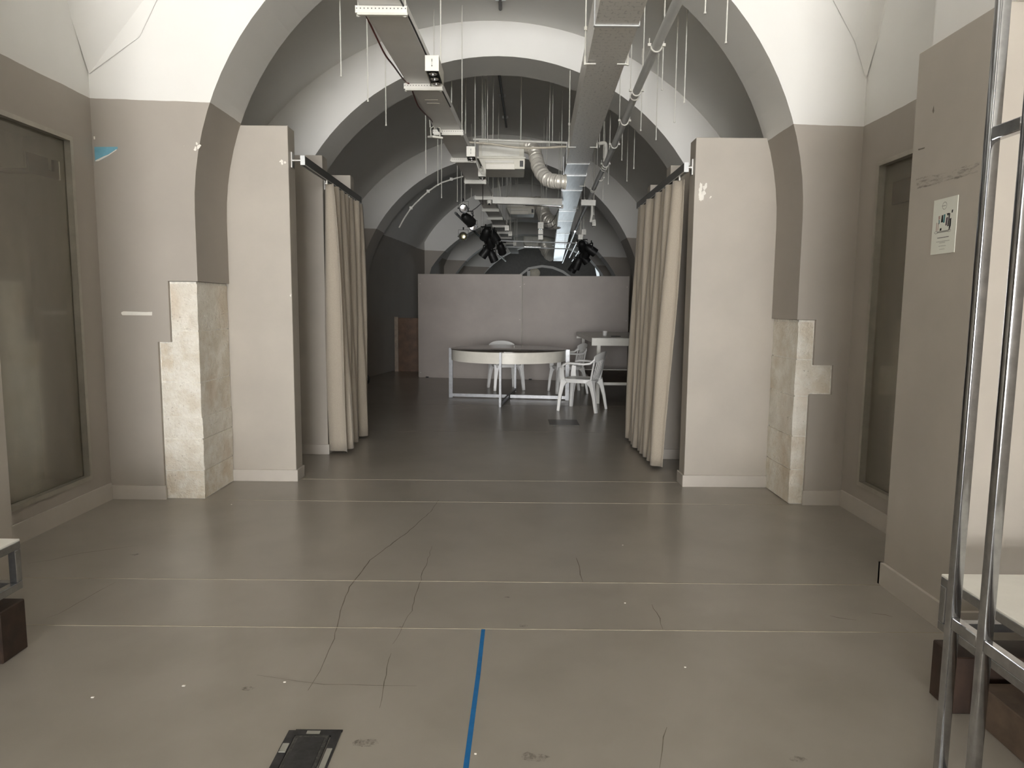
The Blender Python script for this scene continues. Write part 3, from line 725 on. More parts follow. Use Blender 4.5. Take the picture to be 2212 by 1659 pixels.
def curtain(label, X0, X1, Ya, Yb, zt, zb, folds, amp0, amp1, yshift=0.0):
    t = thing('curtain', label, 'curtain', ((X0+X1)/2, (Ya+Yb)/2, zb))
    bm = BM(); nu, nv = folds*14, 22; rnd = random.Random(folds)
    wob = [rnd.uniform(.6, 1.35) for _ in range(folds+2)]; ph = [rnd.uniform(-.25, .25) for _ in range(folds+2)]
    G = []
    for j in range(nv+1):
        v = j/nv; row = []
        for i in range(nu+1):
            u = i/nu; k = min(int(u*folds), folds-1); fr_ = u*folds-k
            wk = wob[k]*(1-fr_)+wob[k+1]*fr_
            a_ = (amp0*(1-v)+amp1*v**0.8)*wk
            th = 2*PI*u*folds + ph[k]*(1-fr_)*v + ph[k+1]*fr_*v
            Y = Ya+(Yb-Ya)*u + yshift*v*(1-u) + 0.35*a_*math.sin(2*th)*0.6
            X = X0*(1-v)+X1*v + a_*math.cos(th) + 0.012*math.sin(3.1*u*folds+5*v)
            z = zt+(zb-zt)*v + (0.006*math.sin(7*u) if j == nv else 0)
            row.append(bm.verts.new((X, Y, z)))
        G.append(row)
    for r0, r1 in zip(G, G[1:]):
        for i in range(nu): bm.faces.new((r0[i], r0[i+1], r1[i+1], r1[i]))
    o = obj('drape', bm, 'curtain_fabric', t, smooth=True)
    md = o.modifiers.new('thickness', 'SOLIDIFY'); md.thickness = 0.004
    for i in range(folds+1):
        Y = Ya+(Yb-Ya)*i/folds; Xt = X0 + amp0*0.2
        obj('glider', bx((X0-.006, Y-.006, zt-.01), (X0+.006, Y+.006, zt+.022)), 'white_enamel', t)
    return t
curtain('narrower beige pleated curtain drawn back beside the stone pier with a blue patch', -1.685, -1.69, 6.42, 7.72, 2.545, 0.03, 6, 0.045, 0.085, 0.22)
curtain('wider beige pleated curtain drawn back beside the partition with a torn patch', 1.362, 1.315, 5.86, 7.62, 2.505, 0.03, 9, 0.045, 0.058, 0.26)

# ------------------------------------------------------------------ steel benches and the steel frame
def bench(label, X0, X1, Ya, Yb, edge, blocks_label):
    z0, z1, s_ = 0.262, 0.474, 0.032
    t = thing('bench', label, 'bench', ((X0+X1)/2, (Ya+Yb)/2, z0))
    obj('top', bevel(bx((X0, Ya, z1-.010), (X1, Yb, z1)), 0.002, 1), 'white_laminate', t)
    for X in (X0, X1-s_):
        obj('rail', bevel(bx((X, Ya, z1-.010-s_), (X+s_, Yb, z1-.010)), .002, 1), 'galvanised_steel', t)
        obj('rail', bevel(bx((X, Ya, z0), (X+s_, Yb, z0+s_)), .002, 1), 'galvanised_steel', t)
        for Y in (Ya, Yb-s_):
            obj('leg', bevel(bx((X, Y, z0+s_), (X+s_, Y+s_, z1-.010-s_)), .002, 1), 'galvanised_steel', t)
    for Y in (Ya, Yb-s_):
        obj('cross_rail', bx((X0+s_, Y, z0), (X1-s_, Y+s_, z0+s_)), 'galvanised_steel', t)
        obj('cross_rail', bx((X0+s_, Y, z1-.010-s_), (X1-s_, Y+s_, z1-.010)), 'galvanised_steel', t)
    return t
bench('low steel bench with white top beside the poster pier', 1.609, 2.38, 0.7, 2.50, 1, '')
bench('low steel bench with white top below the longer glazed niche', -2.95, -2.043, 0.9, 2.80, -1, '')
def block(label, lo, hi, mat='dark_wood', name='wood_block'):
    at_origin(name, label, 'block', ((lo[0]+hi[0])/2, (lo[1]+hi[1])/2, lo[2]), bevel(bx(lo, hi), .004, 1), mat)
block('dark brown wooden block propping the end of the bench by the poster pier', (1.60, 2.365, 0), (2.36, 2.505, 0.215))
block('dark wooden block propping the bench below the longer niche', (-2.92, 2.655, 0), (-2.04, 2.80, 0.215))
block('long weathered plank lying under the bench by the poster pier', (1.66, 0.75, 0.0), (1.84, 2.33, 0.14), 'plank_wood', 'plank')
block('dark wooden block propping the front of the bench by the poster pier', (1.66, 0.75, 0.14), (2.36, 0.90, 0.262))
block('dark wooden block propping the front of the bench below the longer niche', (-2.92, 0.95, 0), (-2.06, 1.10, 0.262))
at_origin('bench_wedge', 'small cream plastic wedge under white bench top', 'wedge', (1.66, 2.05, 0.435), bevel(bx((1.643, 2.03, 0.418), (1.70, 2.10, 0.452)), .004, 1), 'ivory_laminate')
t = thing('steel_frame', 'tall galvanised steel frame with twin posts standing before the poster pier', 'metal frame', (1.325, 1.4, 0))
s_ = 0.03
for Y in (1.975, 1.833, 0.85, 0.70):
    bm = bx((1.31, Y, 0), (1.31+s_, Y+s_, 2.75)); bevel(bm, .0045, 2); obj('post', bm, 'post_steel', t, smooth=True)
for z in (0.507, 1.917, 2.72):
    for (Ya, Yb) in ((1.863, 1.975), (0.88, 1.833), (0.73, 0.85)):
        bm = bx((1.311, Ya, z), (1.309+s_, Yb, z+.036)); bevel(bm, .003, 1); obj('crossbar', bm, 'post_steel', t, smooth=True)
for Y in (1.85, 0.79):
    obj('foot', bevel(bx((1.26, Y-.12, 0), (1.39, Y+.16, .012)), .003, 1), 'post_steel', t)

# ------------------------------------------------------------------ round table
TX, TY, TR, TZ = -0.055, 10.95, 0.90, 0.80
t = thing('round_table', 'large round table with cream band, dark top and galvanised cross base', 'table', (TX, TY, 0), 0)
bm = BM(); lathe(bm, [(TR-.02, 0.620), (TR, 0.622), (TR, 0.786), (TR-.02, 0.788)], (TX, TY, 0), 72); obj('apron', bm, 'ivory_laminate', t, smooth=True)
bm = BM(); lathe(bm, [(TR+.006, 0.788), (TR+.010, 0.791), (TR+.010, 0.798), (TR+.006, 0.801)], (TX, TY, 0), 72); obj('table_top', bm, 'dark_glass_top', t, smooth=True)
la = math.radians(-97)
for k in range(4):
    a_ = la + k*PI/2; d = Vector((math.cos(a_), math.sin(a_), 0)); s2 = Vector((-d.y, d.x, 0))
    c_ = Vector((TX, TY, 0)) + d*(TR+.03)
    bm = BM(); sweep(bm, [c_, c_+Vector((0, 0, TZ-.005))], d, 0.06, 0.032); obj('leg', bm, 'table_steel', t)
    bm = BM(); sweep(bm, [Vector((TX, TY, .04))+d*(0.03 if k % 2 else 0.0), Vector((TX, TY, .04))+d*(TR+.016)], (0, 0, 1), 0.05, 0.03); obj('base_bar', bm, 'table_steel', t)
at_origin('spray_nozzle', 'tiny white pin standing on the round dark table top', 'pin', (0.03, 11.2, .801), cyl(BM(), (0.03, 11.2, .80), (0.03, 11.2, .83), .006, .004, 8), 'white_enamel')

# ------------------------------------------------------------------ plastic armchairs (front towards -y)
def make_chair(label):
    t = thing('plastic_chair', label, 'chair', (0, 0, 0), 0, 'white plastic armchairs around the round table')
    # seat: dished plate with a skirt
    bm = BM(); n = 28; rings = []
    def se(a_, s): 
        c_, s3 = math.cos(a_), math.sin(a_); e = 0.55
        return (0.225*s*math.copysign(abs(c_)**e, c_), -0.02+0.215*s*math.copysign(abs(s3)**e, s3))
    for s, z in ((0.0, .415), (0.5, .418), (0.85, .428), (1.0, .436), (1.03, .428), (1.03, .385), (1.0, .385), (0.98, .415), (0.5, .405), (0, .402)):
        if s == 0: rings.append([bm.verts.new((0, -0.02, z))])
        else: rings.append([bm.verts.new((*se(2*PI*k/n, s), z)) for k in range(n)])
    for a_, b2 in zip(rings, rings[1:]):
        for k in range(n):
            if len(a_) == 1: bm.faces.new((a_[0], b2[k], b2[(k+1) % n]))
            elif len(b2) == 1: bm.faces.new((a_[k], a_[(k+1) % n], b2[0]))
            else: bm.faces.new((a_[k], a_[(k+1) % n], b2[(k+1) % n], b2[k]))
    obj('seat', bm, 'white_plastic', t, local=True, smooth=True)
    for s in (-1, 1):
        # front leg flares outwards; gusset at the top
        bm = BM(); sweep(bm, [(s*.262, -.262, 0), (s*.245, -.245, .20), (s*.225, -.222, .34), (s*.205, -.20, .41)], (1, 0.25*s, 0), [.048, .056, .076, .12], [.040, .048, .062, .10]); bevel(bm, .006, 1)
        obj('leg', bm, 'white_plastic', t, local=True, smooth=True)
        bm = BM(); sweep(bm, [(s*.235, .285, 0), (s*.222, .25, .20), (s*.208, .215, .34), (s*.19, .185, .41)], (1, -0.25*s, 0), [.046, .054, .070, .11], [.038, .046, .060, .10]); bevel(bm, .006, 1)
        obj('leg', bm, 'white_plastic', t, local=True, smooth=True)
        # arm: rises from the front leg, bends back to the backrest
        pts = [(s*.222, -.215, .38), (s*.238, -.225, .48), (s*.252, -.222, .57), (s*.262, -.195, .625), (s*.268, -.13, .648), (s*.268, .0, .645), (s*.26, .10, .638), (s*.243, .19, .648), (s*.215, .25, .70)]
        bm = BM(); sweep(bm, pts, [(0.2*s, 1, 0)]*2 + [(0.35*s, 1, 0)] + [(1, .6*s, 0)] + [(1, 0, 0)]*5, [.085, .072, .064, .060, .060, .060, .056, .05, .055], [.026]*9); bevel(bm, .004, 1)
        obj('armrest', bm, 'white_plastic', t, local=True, smooth=True)
    # backrest: side stiles, rounded top band and slats
    def back_y(x, z): return 0.185 + 0.22*(z-0.42)/0.38*0.42 + 0.03 - 0.9*x*x
    bm = BM(); top = []
    for i in range(13):
        x = -.235 + .47*i/12; zt_ = .80 - .055*abs(x/.235)**2.6; zb_ = .69 - .03*abs(x/.235)**2
        top.append((x, zt_, zb_))
    for (x0_, a0, b0), (x1_, a1, b1) in zip(top, top[1:]):
        for off in (0, .014):
            vs = [bm.verts.new((x, back_y(x, z)+off, z)) for x, z in ((x0_, b0), (x1_, b1), (x1_, a1), (x0_, a0))]
            bm.faces.new(vs if off else vs[::-1])
        for (za, zb2) in ((a0, a1), (b0, b1)):
            bm.faces.new([bm.verts.new(p) for p in ((x0_, back_y(x0_, za), za), (x1_, back_y(x1_, zb2), zb2), (x1_, back_y(x1_, zb2)+.014, zb2), (x0_, back_y(x0_, za)+.014, za))])
    bmesh.ops.remove_doubles(bm, verts=list(bm.verts), dist=1e-5)
    obj('backrest', bm, 'white_plastic', t, local=True, smooth=True)
    for s in (-1, 1):
        bm = BM(); sweep(bm, [(s*.195, .19, .40), (s*.212, back_y(.2, .55)+.008, .55), (s*.222, back_y(.215, .72)+.008, .73)], (1, 0, 0), [.05, .045, .04], [.03, .022, .016]); bevel(bm, .004, 1)
        obj('stile', bm, 'white_plastic', t, local=True, smooth=True)
    for i in range(7):
        x = -.144 + .048*i
        bm = BM(); sweep(bm, [(x*.92, .196, .425), (x, back_y(x, .56)+.007, .56), (x, back_y(x, .70)+.007, .70)], (1, 0, 0), .030, .010)
        obj('slat', bm, 'white_plastic', t, local=True)
    return t
ch = make_chair('white plastic armchair in full view at the edge of the round table')
ZS = Matrix.Diagonal((1.0, 1.0, 1.055, 1.0))
def place(o, x, y, rz): o.matrix_basis = Matrix.Translation((x, y, 0)) @ Matrix.Rotation(rz, 4, 'Z') @ ZS
def face(dx, dy): return math.atan2(dy, dx) + PI/2        # local front is -y
place(ch, 1.00, 9.80, face(-0.9, 0.42))
c2_ = dup(ch, (-0.12, 12.24, 0), 0, 'white plastic armchair tucked behind the round table against the grey boards'); place(c2_, -0.12, 12.24, face(0.30, -1))
c3_ = dup(ch, (0.97, 11.84, 0), 0, 'white plastic armchair half hidden between the round table and white table'); place(c3_, 0.95, 11.84, face(-1, -0.22))

# ------------------------------------------------------------------ long white table, cup, phone
t = thing('white_table', 'tall white table with a lower rail, half behind the wider curtain', 'table', (1.8, 11.6, 0))
obj('table_top', bevel(bx((1.19, 10.40, 0.985), (2.35, 12.9, 1.0)), .002, 1), 'white_laminate', t)
for (lo, hi) in (((1.19, 10.40), (2.35, 10.43)), ((1.19, 12.87), (2.35, 12.9))): obj('apron', bx((lo[0], lo[1], .885), (hi[0], hi[1], .985)), 'white_laminate', t)
for X in (1.19, 2.32): obj('apron', bx((X, 10.43, .93), (X+.03, 12.87, .985)), 'white_laminate', t)
for X in (1.275, 2.25):
    for Y in (10.45, 12.75):
        obj('leg', bevel(bx((X, Y, 0), (X+.055, Y+.055, .985)), .004, 1), 'white_laminate', t)
for Y in (10.455, 12.755): obj('rail', bx((1.33, Y, .285), (2.25, Y+.04, .325)), 'white_laminate', t)
obj('shelf', bx((1.30, 10.495, .29), (2.28, 12.755, .305)), 'plank_wood', t)
bm = BM(); lathe(bm, [(.026, 0), (.033, .002), (.036, .075), (.034, .076), (.030, .012), (.001, .012)], (1.50, 11.3, 1.0), 20)
at_origin('cup', 'small white paper cup on the white table', 'cup', (1.50, 11.3, 1.0), bm, 'white_plastic', smooth=True)
at_origin('phone', 'flat black phone lying on the white table', 'phone', (1.62, 10.95, 1.0), bevel(bx((1.55, 10.9, 1.0), (1.70, 10.98, 1.009)), .003, 1), 'black_plastic')

# ------------------------------------------------------------------ screen boards at the back, leaning timber
def board(label, a, b_, za, zb):
    d = (Vector((*b_, 0))-Vector((*a, 0))); rz = math.atan2(d.y, d.x); w_ = d.length
    t = thing('screen_board', label, 'board', (a[0], a[1], 0), rz, None)
    obj('panel', bevel(bx((0.004, 0, 0.0), (w_-0.004, 0.03, za)), .002, 1), 'board_paint', t, local=True)
    for x in (0.0, w_-0.012): obj('edge_strip', bx((x, -.004, 0.02), (x+.012, .034, za+.002)), 'pale_strip', t, local=True)
    for x in (0.15, w_-0.2): obj('foot', bx((x, -.012, 0), (x+.06, .4, .02)), 'black_metal', t, local=True)
    for (x, z) in ((.04, .1), (.04, 1.9), (w_-.04, 1.2), (w_-.04, 1.85)):
        bm = BM(); cyl(bm, (x, 0, z), (x, -.003, z), .008, seg=8); obj('screw', bm, 'white_enamel', t, local=True)
simple('pale_strip', (0.40, 0.37, 0.33), 0.5, var=0.03)
board('wide grey screen board standing behind the round table, past the leaning timber', (-1.914, 14.16), (0.186, 13.90), 2.095, 2.07)
board('wide grey screen board standing behind the white table and the wider curtain', (0.189, 13.8985), (2.25, 13.55), 2.06, 2.02)
t = thing('timber_panel', 'brown wooden panel with pale edge leaning behind the screen board', 'panel', (-2.2, 15.43, 0))
bm = bx((-2.54, 15.42, 0), (-1.7, 15.46, 1.19)); obj('panel', bm, 'brown_wood', t)
obj('edge_batten', bx((-2.61, 15.39, 0), (-2.53, 15.47, 1.21)), 'pale_timber', t)
t = thing('floor_hose_reel', 'small black cable reel lying at the foot of the wall', 'cable reel', (-2.70, 12.6, 0))
bm = BM(); tube(bm, [(-2.70+.09*math.cos(a_*PI/8), 12.6, .11+.09*math.sin(a_*PI/8)) for a_ in range(17)], .02, 8, False); obj('coil', bm, 'black_cable', t, smooth=True)

# ------------------------------------------------------------------ far arched recess behind the boards
t = thing('reception_arch', 'pale curved arch band standing far back above the screen boards', 'arch', (0.9, 23.5, 0))
pts = [PY(x, y, 23.5) for x, y in ((1120, 597), (1142, 580), (1171, 575), (1194, 578), (1216, 587), (1232, 598))]
pts = [pts[0]-Vector((0, 0, 1.0))] + pts + [pts[-1]-Vector((0.0, 0, 1.0))]
bm = BM(); sweep(bm, pts, (0, 1, 0), 0.10, 0.075); obj('band', bm, 'white_plaster', t, smooth=True)
for (x, y) in ((1142, 585), (1228, 596)):
    q = PY(x, y, 23.5); obj('post', bx((q.x-.05, 23.45, 0), (q.x+.05, 23.55, q.z)), 'white_plaster', t)
q = PY(1155, 590, 24.0); bm = BM(); bmesh.ops.create_uvsphere(bm, u_segments=24, v_segments=12, radius=1, matrix=Matrix.Translation(q) @ Matrix.Diagonal((.19, .06, .17, 1)))
tm = thing('oval_panel', 'beige oval panel seen under the far pale arch', 'panel', (q.x, q.y, 0)); obj('disc', bm, 'cream_pipe', tm, smooth=True)
obj('stand', bx((q.x-.02, q.y-.02, 0), (q.x+.02, q.y+.02, q.z-.1)), 'black_metal', tm)
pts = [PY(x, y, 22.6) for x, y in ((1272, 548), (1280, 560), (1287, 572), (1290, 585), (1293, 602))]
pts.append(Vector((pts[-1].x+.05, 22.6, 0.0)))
t = thing('jamb_glow_strip', 'daylight on a jamb given as a glowing curved rib rising behind the screen boards below the black lamps', 'sliver', (pts[-1].x, 22.6, 0))
bm = BM(); sweep(bm, pts, (0, 1, 0), .08, .085); obj('sliver', bm, 'jamb_glow', t)  # glowing strip added in place of the daylit edge of a far arch

# ------------------------------------------------------------------ services under the vault: cable tray
def tray_x(Y): return -0.80 + 0.0445*(Y-4.0)
TZ_ = 3.20
t = thing('cable_tray', 'long grey cable tray hung under the vaults on white slotted channels', 'cable tray', (tray_x(12), 12, TZ_))
Ys = [2.6 + 0.9*i for i in range(24)]
bm = BM()
def loft(bm, sec, Ys, fx):
    rows = [[bm.verts.new((fx(Y)+x, Y, z)) for x, z in sec] for Y in Ys]
    k = len(sec)
    for a_, b2 in zip(rows, rows[1:]):
        for i in range(k): bm.faces.new((a_[i], a_[(i+1) % k], b2[(i+1) % k], b2[i]))
    bm.faces.new(rows[0][::-1]); bm.faces.new(rows[-1]); return bm
loft(bm, [(-.118, TZ_), (.118, TZ_), (.118, TZ_+.006), (-.118, TZ_+.006)], Ys, tray_x); obj('base', bm, 'tray_paint', t)
for s in (-1, 1):
    bm = BM(); loft(bm, [(s*.118, TZ_-.002), (s*.124, TZ_-.002), (s*.124, TZ_+.07), (s*.118, TZ_+.07)], Ys, tray_x); obj('side_rail', bm, 'tray_paint', t)
for Y in (6.15, 6.25): obj('seam', bx((tray_x(Y)-.06, Y, TZ_-.004), (tray_x(Y)+.05, Y+.012, TZ_)), 'white_enamel', t)
bm = BM(); tube(bm, [(tray_x(Y)+.13+.004*math.sin(Y*3), Y, TZ_-.003) for Y in [2.6+.25*i for i in range(16)]], .006, 6); obj('edge_cable', bm, 'black_cable', t)

def vault_z(X, Y):
    if Y < 5.06: cx_, cz, r = -0.26, 1.9, 3.36
    elif Y < 5.62: cx_, cz, r = acx, azs, ar
    elif Y < 7.55: cx_, cz, r = -.243, 1.275, 3.12
    elif Y < 8.15: cx_, cz, r = -.17, 1.70, 2.34
    elif Y < 13.1: k = (Y-8.15)/4.95; cx_, cz, r = -.255, 1.285, 3.25+.04*k
    elif Y < 13.85: cx_, cz, r = -.25, 1.49, 2.7
    elif Y < 17.9: k = (Y-13.85)/4.05; cx_, cz, r = -.15+.43*k, 1.5+.1*k, 2.86+.06*k
    elif Y < 18.5: cx_, cz, r = .22, .9, 2.76
    elif Y < 21.4: cx_, cz, r = .45, 1.6, 2.92
    else: cx_, cz, r = .8, 1.6, 2.9
    return cz + math.sqrt(max(0.01, r*r-(X-cx_)**2))
simple('rod_white', (0.66, 0.65, 0.60), 0.45, var=0.03)
def rod_mesh(bm, X, Y, z0, z1, r=.0055): cyl(bm, (X, Y, z0), (X, Y, z1), r, seg=8); return bm
hang_px = ((830, 22), (915.5, 187), (967, 285), (1002, 345), (1026.5, 392), (1047, 427), (1061, 453), (1066, 471), (1078, 488), (1085, 502), (1089, 513), (1097, 525))
names_h = ['slotted white channel under the cable tray, above the stone pier arch', 'slotted white channel under cable tray beside the first twin spotlight box',
           'slotted white channel under cable tray beside the small floodlight', 'slotted white channel under cable tray beside the ceiling air conditioner']
for i, (x, y) in enumerate(hang_px):
    q = PZ(x, y, TZ_-.02); Y = q.y; X = tray_x(Y)
    lab = names_h[i] if i < 4 else 'slotted white channel under the far run of the cable tray'
    t = thing('tray_hanger', lab, 'bracket', (X, Y, TZ_-.022), 0, 'channels carrying the cable tray')
    hw_ = .152
    obj('channel', bx((X-hw_, Y-.021, TZ_-.043), (X+hw_, Y+.021, TZ_-.003)), 'perforated_strut', t)
    obj('channel_lip', bx((X-hw_+.012, Y-.026, TZ_-.056), (X+hw_+.004, Y-.004, TZ_-.043)), 'rod_white', t)
    for s in (-1, 1):
        xr_ = X+s*(hw_-.014)
        rd = obj('rod', rod_mesh(BM(), xr_, Y, TZ_-.06, vault_z(xr_, Y)+.01, .005), 'rod_white', t)
        obj('nut', cyl(BM(), (xr_, Y, TZ_-.058), (xr_, Y, TZ_-.046), .011, seg=6), 'rod_white', rd)

# red-brown cable slung beside the tray
pts = [PZ(x, y, z) for x, y, z in ((757, -30, 3.26), (774, 0, 3.25), (792, 36, 3.23), (812, 78, 3.17), (832, 118, 3.13), (850, 142, 3.14), (872, 172, 3.2), (886, 184, 3.19), (893, 203, 3.17), (903, 228, 3.14), (915, 243, 3.15), (932, 260, 3.2), (945, 279, 3.22))]
def smooth_pts(P, k=6):
    out = []
    for i in range(len(P)-1):
        p0, p1, p2, p3 = P[max(i-1, 0)], P[i], P[i+1], P[min(i+2, len(P)-1)]
        for j in range(k):
            t_ = j/k
            out.append(0.5*((2*p1)+(p2-p0)*t_+(2*p0-5*p1+4*p2-p3)*t_*t_+(3*p1-p0-3*p2+p3)*t_**3))
    out.append(P[-1]); return out
bm = BM(); tube(bm, smooth_pts(pts), .006, 8)
at_origin('hanging_cable', 'dark red cable slung loosely along the cable tray', 'cable', tuple(pts[4]), bm, 'red_cable', smooth=True)

# twin spotlight boxes
def spot_box(label, p, w_=.075, h_=.082, d_=.20, lamps=2, hang=True):
    X, Y, z = p
    t = thing('spotlight_box', label, 'spotlight', (X, Y, z), 0, 'white spotlight boxes')
    bm = BM(); box(bm, (X-w_/2, Y, z), (X+w_/2, Y+.004, z+h_)); box(bm, (X-w_/2, Y+d_-.004, z), (X+w_/2, Y+d_, z+h_))
    box(bm, (X-w_/2, Y+.004, z), (X-w_/2+.004, Y+d_-.004, z+h_)); box(bm, (X+w_/2-.004, Y+.004, z), (X+w_/2, Y+d_-.004, z+h_)); box(bm, (X-w_/2, Y, z+h_), (X+w_/2, Y+d_, z+h_+.004))
    obj('housing', bm, 'white_box_paint', t)
    obj('inner_plate', bx((X-w_/2+.004, Y+.004, z+.02), (X+w_/2-.004, Y+d_-.004, z+.03)), 'black_metal', t)
    obj('slot_mark', bx((X-.0022, Y-.0015, z+h_*.62), (X+.0022, Y+.001, z+h_*.80)), 'ink_black', t)
    obj('slot_mark', bx((X-.0012, Y-.0015, z+h_*.38), (X+.0012, Y+.001, z+h_*.62)), 'ink_grey', t)
    obj('slot_mark', bx((X-.003, Y-.0015, z+h_*.30), (X+.003, Y+.001, z+h_*.38)), 'ink_black', t)
    for k in range(lamps):
        yy = Y + d_*(k+.6)/(lamps+.2); bm = BM()
        lathe(bm, [(.027, 0), (.030, .004), (.016, .024), (.004, .026)], (X, yy, z-.004), 18); tf(bm, Matrix.Identity(4))
        lp = obj('lamp', bm, 'chrome', t, smooth=True)
        bm = BM(); bmesh.ops.create_uvsphere(bm, u_segments=10, v_segments=6, radius=.010, matrix=Matrix.Translation((X, yy, z-.006))); obj('bulb', bm, 'lens_glass', lp, smooth=True)
    return t
def spx(label, x, y, Y, **k):
    q = PY(x, y, Y); return spot_box(label, (q.x, q.y, q.z), **k)
spx('white twin spotlight box at the tray edge, between the first two tray channels', 933, 153, 4.95, w_=.094, h_=.098, d_=.34, lamps=3)
spx('white spotlight box at the tray edge beside the ceiling air conditioner', 1017, 338, 7.55, w_=.092, h_=.10, d_=.26)
spx('white spotlight box with looped white cable past the ceiling air conditioner', 1041, 381, 8.6, w_=.09, h_=.09, d_=.24)
# floodlight and small clips on the tray
q = PZ(940, 297, 3.10)
t = thing('floodlight', 'small white floodlight on bent bracket by the tray edge', 'floodlight', tuple(q))
bm = bx((-.055, -.07, -.008), (.055, .07, .012)); bevel(bm, .004, 1); tf(bm, Matrix.Translation(q) @ Matrix.Rotation(.5, 4, 'Z') @ Matrix.Rotation(.18, 4, 'X')); obj('head', bm, 'white_box_paint', t)
bm = BM(); tube(bm, [q+Vector((-.04, 0, .01)), q+Vector((-.045, .01, .09)), q+Vector((0, .02, .12)), q+Vector((.05, .01, .09)), q+Vector((.045, 0, .01))], .006, 6); obj('bracket', bm, 'rod_white', t)
bm = BM(); tube(bm, [q+Vector((-.05, .02, .10)), q+Vector((-.055, .02, .17)), q+Vector((.02, .02, .175)), q+Vector((.06, .04, .13))], .007, 6); obj('arm', bm, 'rod_white', t)
bm = BM(); tube(bm, [q+Vector((-.02, .03, .16)), q+Vector((.03, .05, .08)), q+Vector((.06, .1, .04)), q+Vector((.10, .2, .08))], .008, 6); obj('cable', bm, 'black_cable', t)

# ------------------------------------------------------------------ air duct
def duct_x(Y): return 0.60 + 0.036*(Y-4.0) if Y < 9 else 0.78 + 0.049*(Y-9.0)
def duct_z(Y): return 3.15 if Y < 14 else 3.15 - 0.020*(Y-14)
def duct_w(Y): return 0.262 if Y < 8.6 else (0.262+(Y-8.6)/0.7*.034 if Y < 9.3 else .296)
t = thing('air_duct', 'long rectangular air duct, lagged grey near the entrance and bare steel beyond', 'air duct', (duct_x(12), 12, 3.15))
def duct_seg(Ys_):
    bm = BM(); rows = []
    for Y in Ys_:
        w_ = duct_w(Y)/2; z = duct_z(Y); x = duct_x(Y)
        rows.append([bm.verts.new(p) for p in ((x-w_, Y, z), (x+w_, Y, z), (x+w_, Y, z+.235), (x-w_, Y, z+.235))])
    for a_, b2 in zip(rows, rows[1:]):
        for i in range(4): bm.faces.new((a_[i], a_[(i+1) % 4], b2[(i+1) % 4], b2[i]))
    bm.faces.new(rows[0][::-1]); bm.faces.new(rows[-1]); return bm
obj('lagged_section', duct_seg([2.4, 4, 5.2, 6.75, 8.5]), 'wrapped_duct', t)
obj('steel_section', duct_seg([8.5, 8.8, 9.0, 9.3, 10.5, 12, 14]), 'duct_steel', t)
obj('steel_section', duct_seg([14, 16, 18, 20, 22.0, 23.2]), 'duct_steel', t)
for Y in (4.42, 8.5, 9.25, 10.4, 12.6, 14.0, 16.0, 17.5, 18.2):
    w_ = duct_w(Y)/2+.006; x = duct_x(Y); z = duct_z(Y); bm = BM()
    box(bm, (x-w_, Y-.012, z-.008), (x+w_, Y+.012, z-.001)); box(bm, (x-w_-.002, Y-.012, z-.008), (x-w_+.004, Y+.012, z+.235)); box(bm, (x+w_-.004, Y-.012, z-.008), (x+w_+.002, Y+.012, z+.235))
    obj('flange', bm, 'galvanised_steel' if Y > 7 else 'zinc_pipe', t)
for i, (x, y) in enumerate(((1306, 138), (1276, 318), (1246, 402), (1225, 450))):
    q = PZ(1310-(i*28), y, 3.14); Y = q.y; X = duct_x(Y); w_ = duct_w(Y)/2
    t2 = thing('duct_hanger', ['white hanger rods holding the lagged duct above the first arch', 'white hanger rods holding the duct beside the ceiling air conditioner', 'thin hanger rods holding the duct past its flexible branch', 'thin hanger rods holding the duct at the white trunking'][i], 'hanger', (X, Y, 3.14), 0, 'hangers along the air duct')
    for s in (-1, 1):
        xx = X+s*(w_+.018); zt = vault_z(xx, Y)
        rd = obj('rod', rod_mesh(BM(), xx, Y, 3.13, zt, .005), 'rod_white', t2)
        bm = BM(); cyl(bm, (xx, Y, 3.13), (xx, Y, 3.19), .009, seg=8); cyl(bm, (xx, Y, 3.36), (xx, Y, 3.385), .012, seg=8); obj('sleeve', bm, 'rod_white', rd)
        bm = BM(); sweep(bm, [(xx, Y, 3.137), (xx-s*.075, Y, 3.137)], (0, 1, 0), .022, .008); obj('clip', bm, 'rod_white', t2)

# ------------------------------------------------------------------ grey conduit pipe on the far side of the duct
PZ_ = 3.15
pp = [PZ(x, y, PZ_) for x, y in ((1478, -30), (1465, 0), (1418, 100), (1375, 197), (1349, 262), (1327, 313), (1308, 355), (1289, 393), (1272, 433), (1254, 472), (1240, 505))]
pa, pb = pp[0], pp[-1]
t = thing('conduit_pipe', 'straight grey pipe with white clamps running beside the air duct', 'pipe', tuple(pp[4]))
bm = BM(); tube(bm, pp, .030, 16); obj('pipe', bm, 'zinc_pipe', t, smooth=True)
for (x, y, nr) in ((1418, 100, 1), (1375, 197, 2), (1349, 262, 1), (1327, 313, 1), (1308, 355, 3), (1297, 385, 1), (1282, 408, 2), (1270, 433, 1)):
    q = PZ(x, y, PZ_); bm = BM()
    for k in range(nr):
        yo = q.y + k*.12; xo = q.x + (pb.x-pa.x)/(pb.y-pa.y)*(yo-q.y)
        tube(bm, [(xo+.035*math.cos(a_*PI/8), yo, q.z-.035*math.sin(a_*PI/8)) for a_ in range(9)], .0055, 6)
    for s in (-1, 1): box(bm, (q.x+s*.047-.011, q.y-.01, q.z-.002), (q.x+s*.047+.011, q.y+.01, q.z+.016))
    cl = obj('clamp', bm, 'rod_white', t, smooth=True)
    for s in (-1, 1): obj('clamp_rod', rod_mesh(BM(), q.x+s*.047, q.y, q.z, min(vault_z(q.x+s*.047, q.y), q.z+(.9 if s > 0 else .05)), .004), 'rod_white', cl)

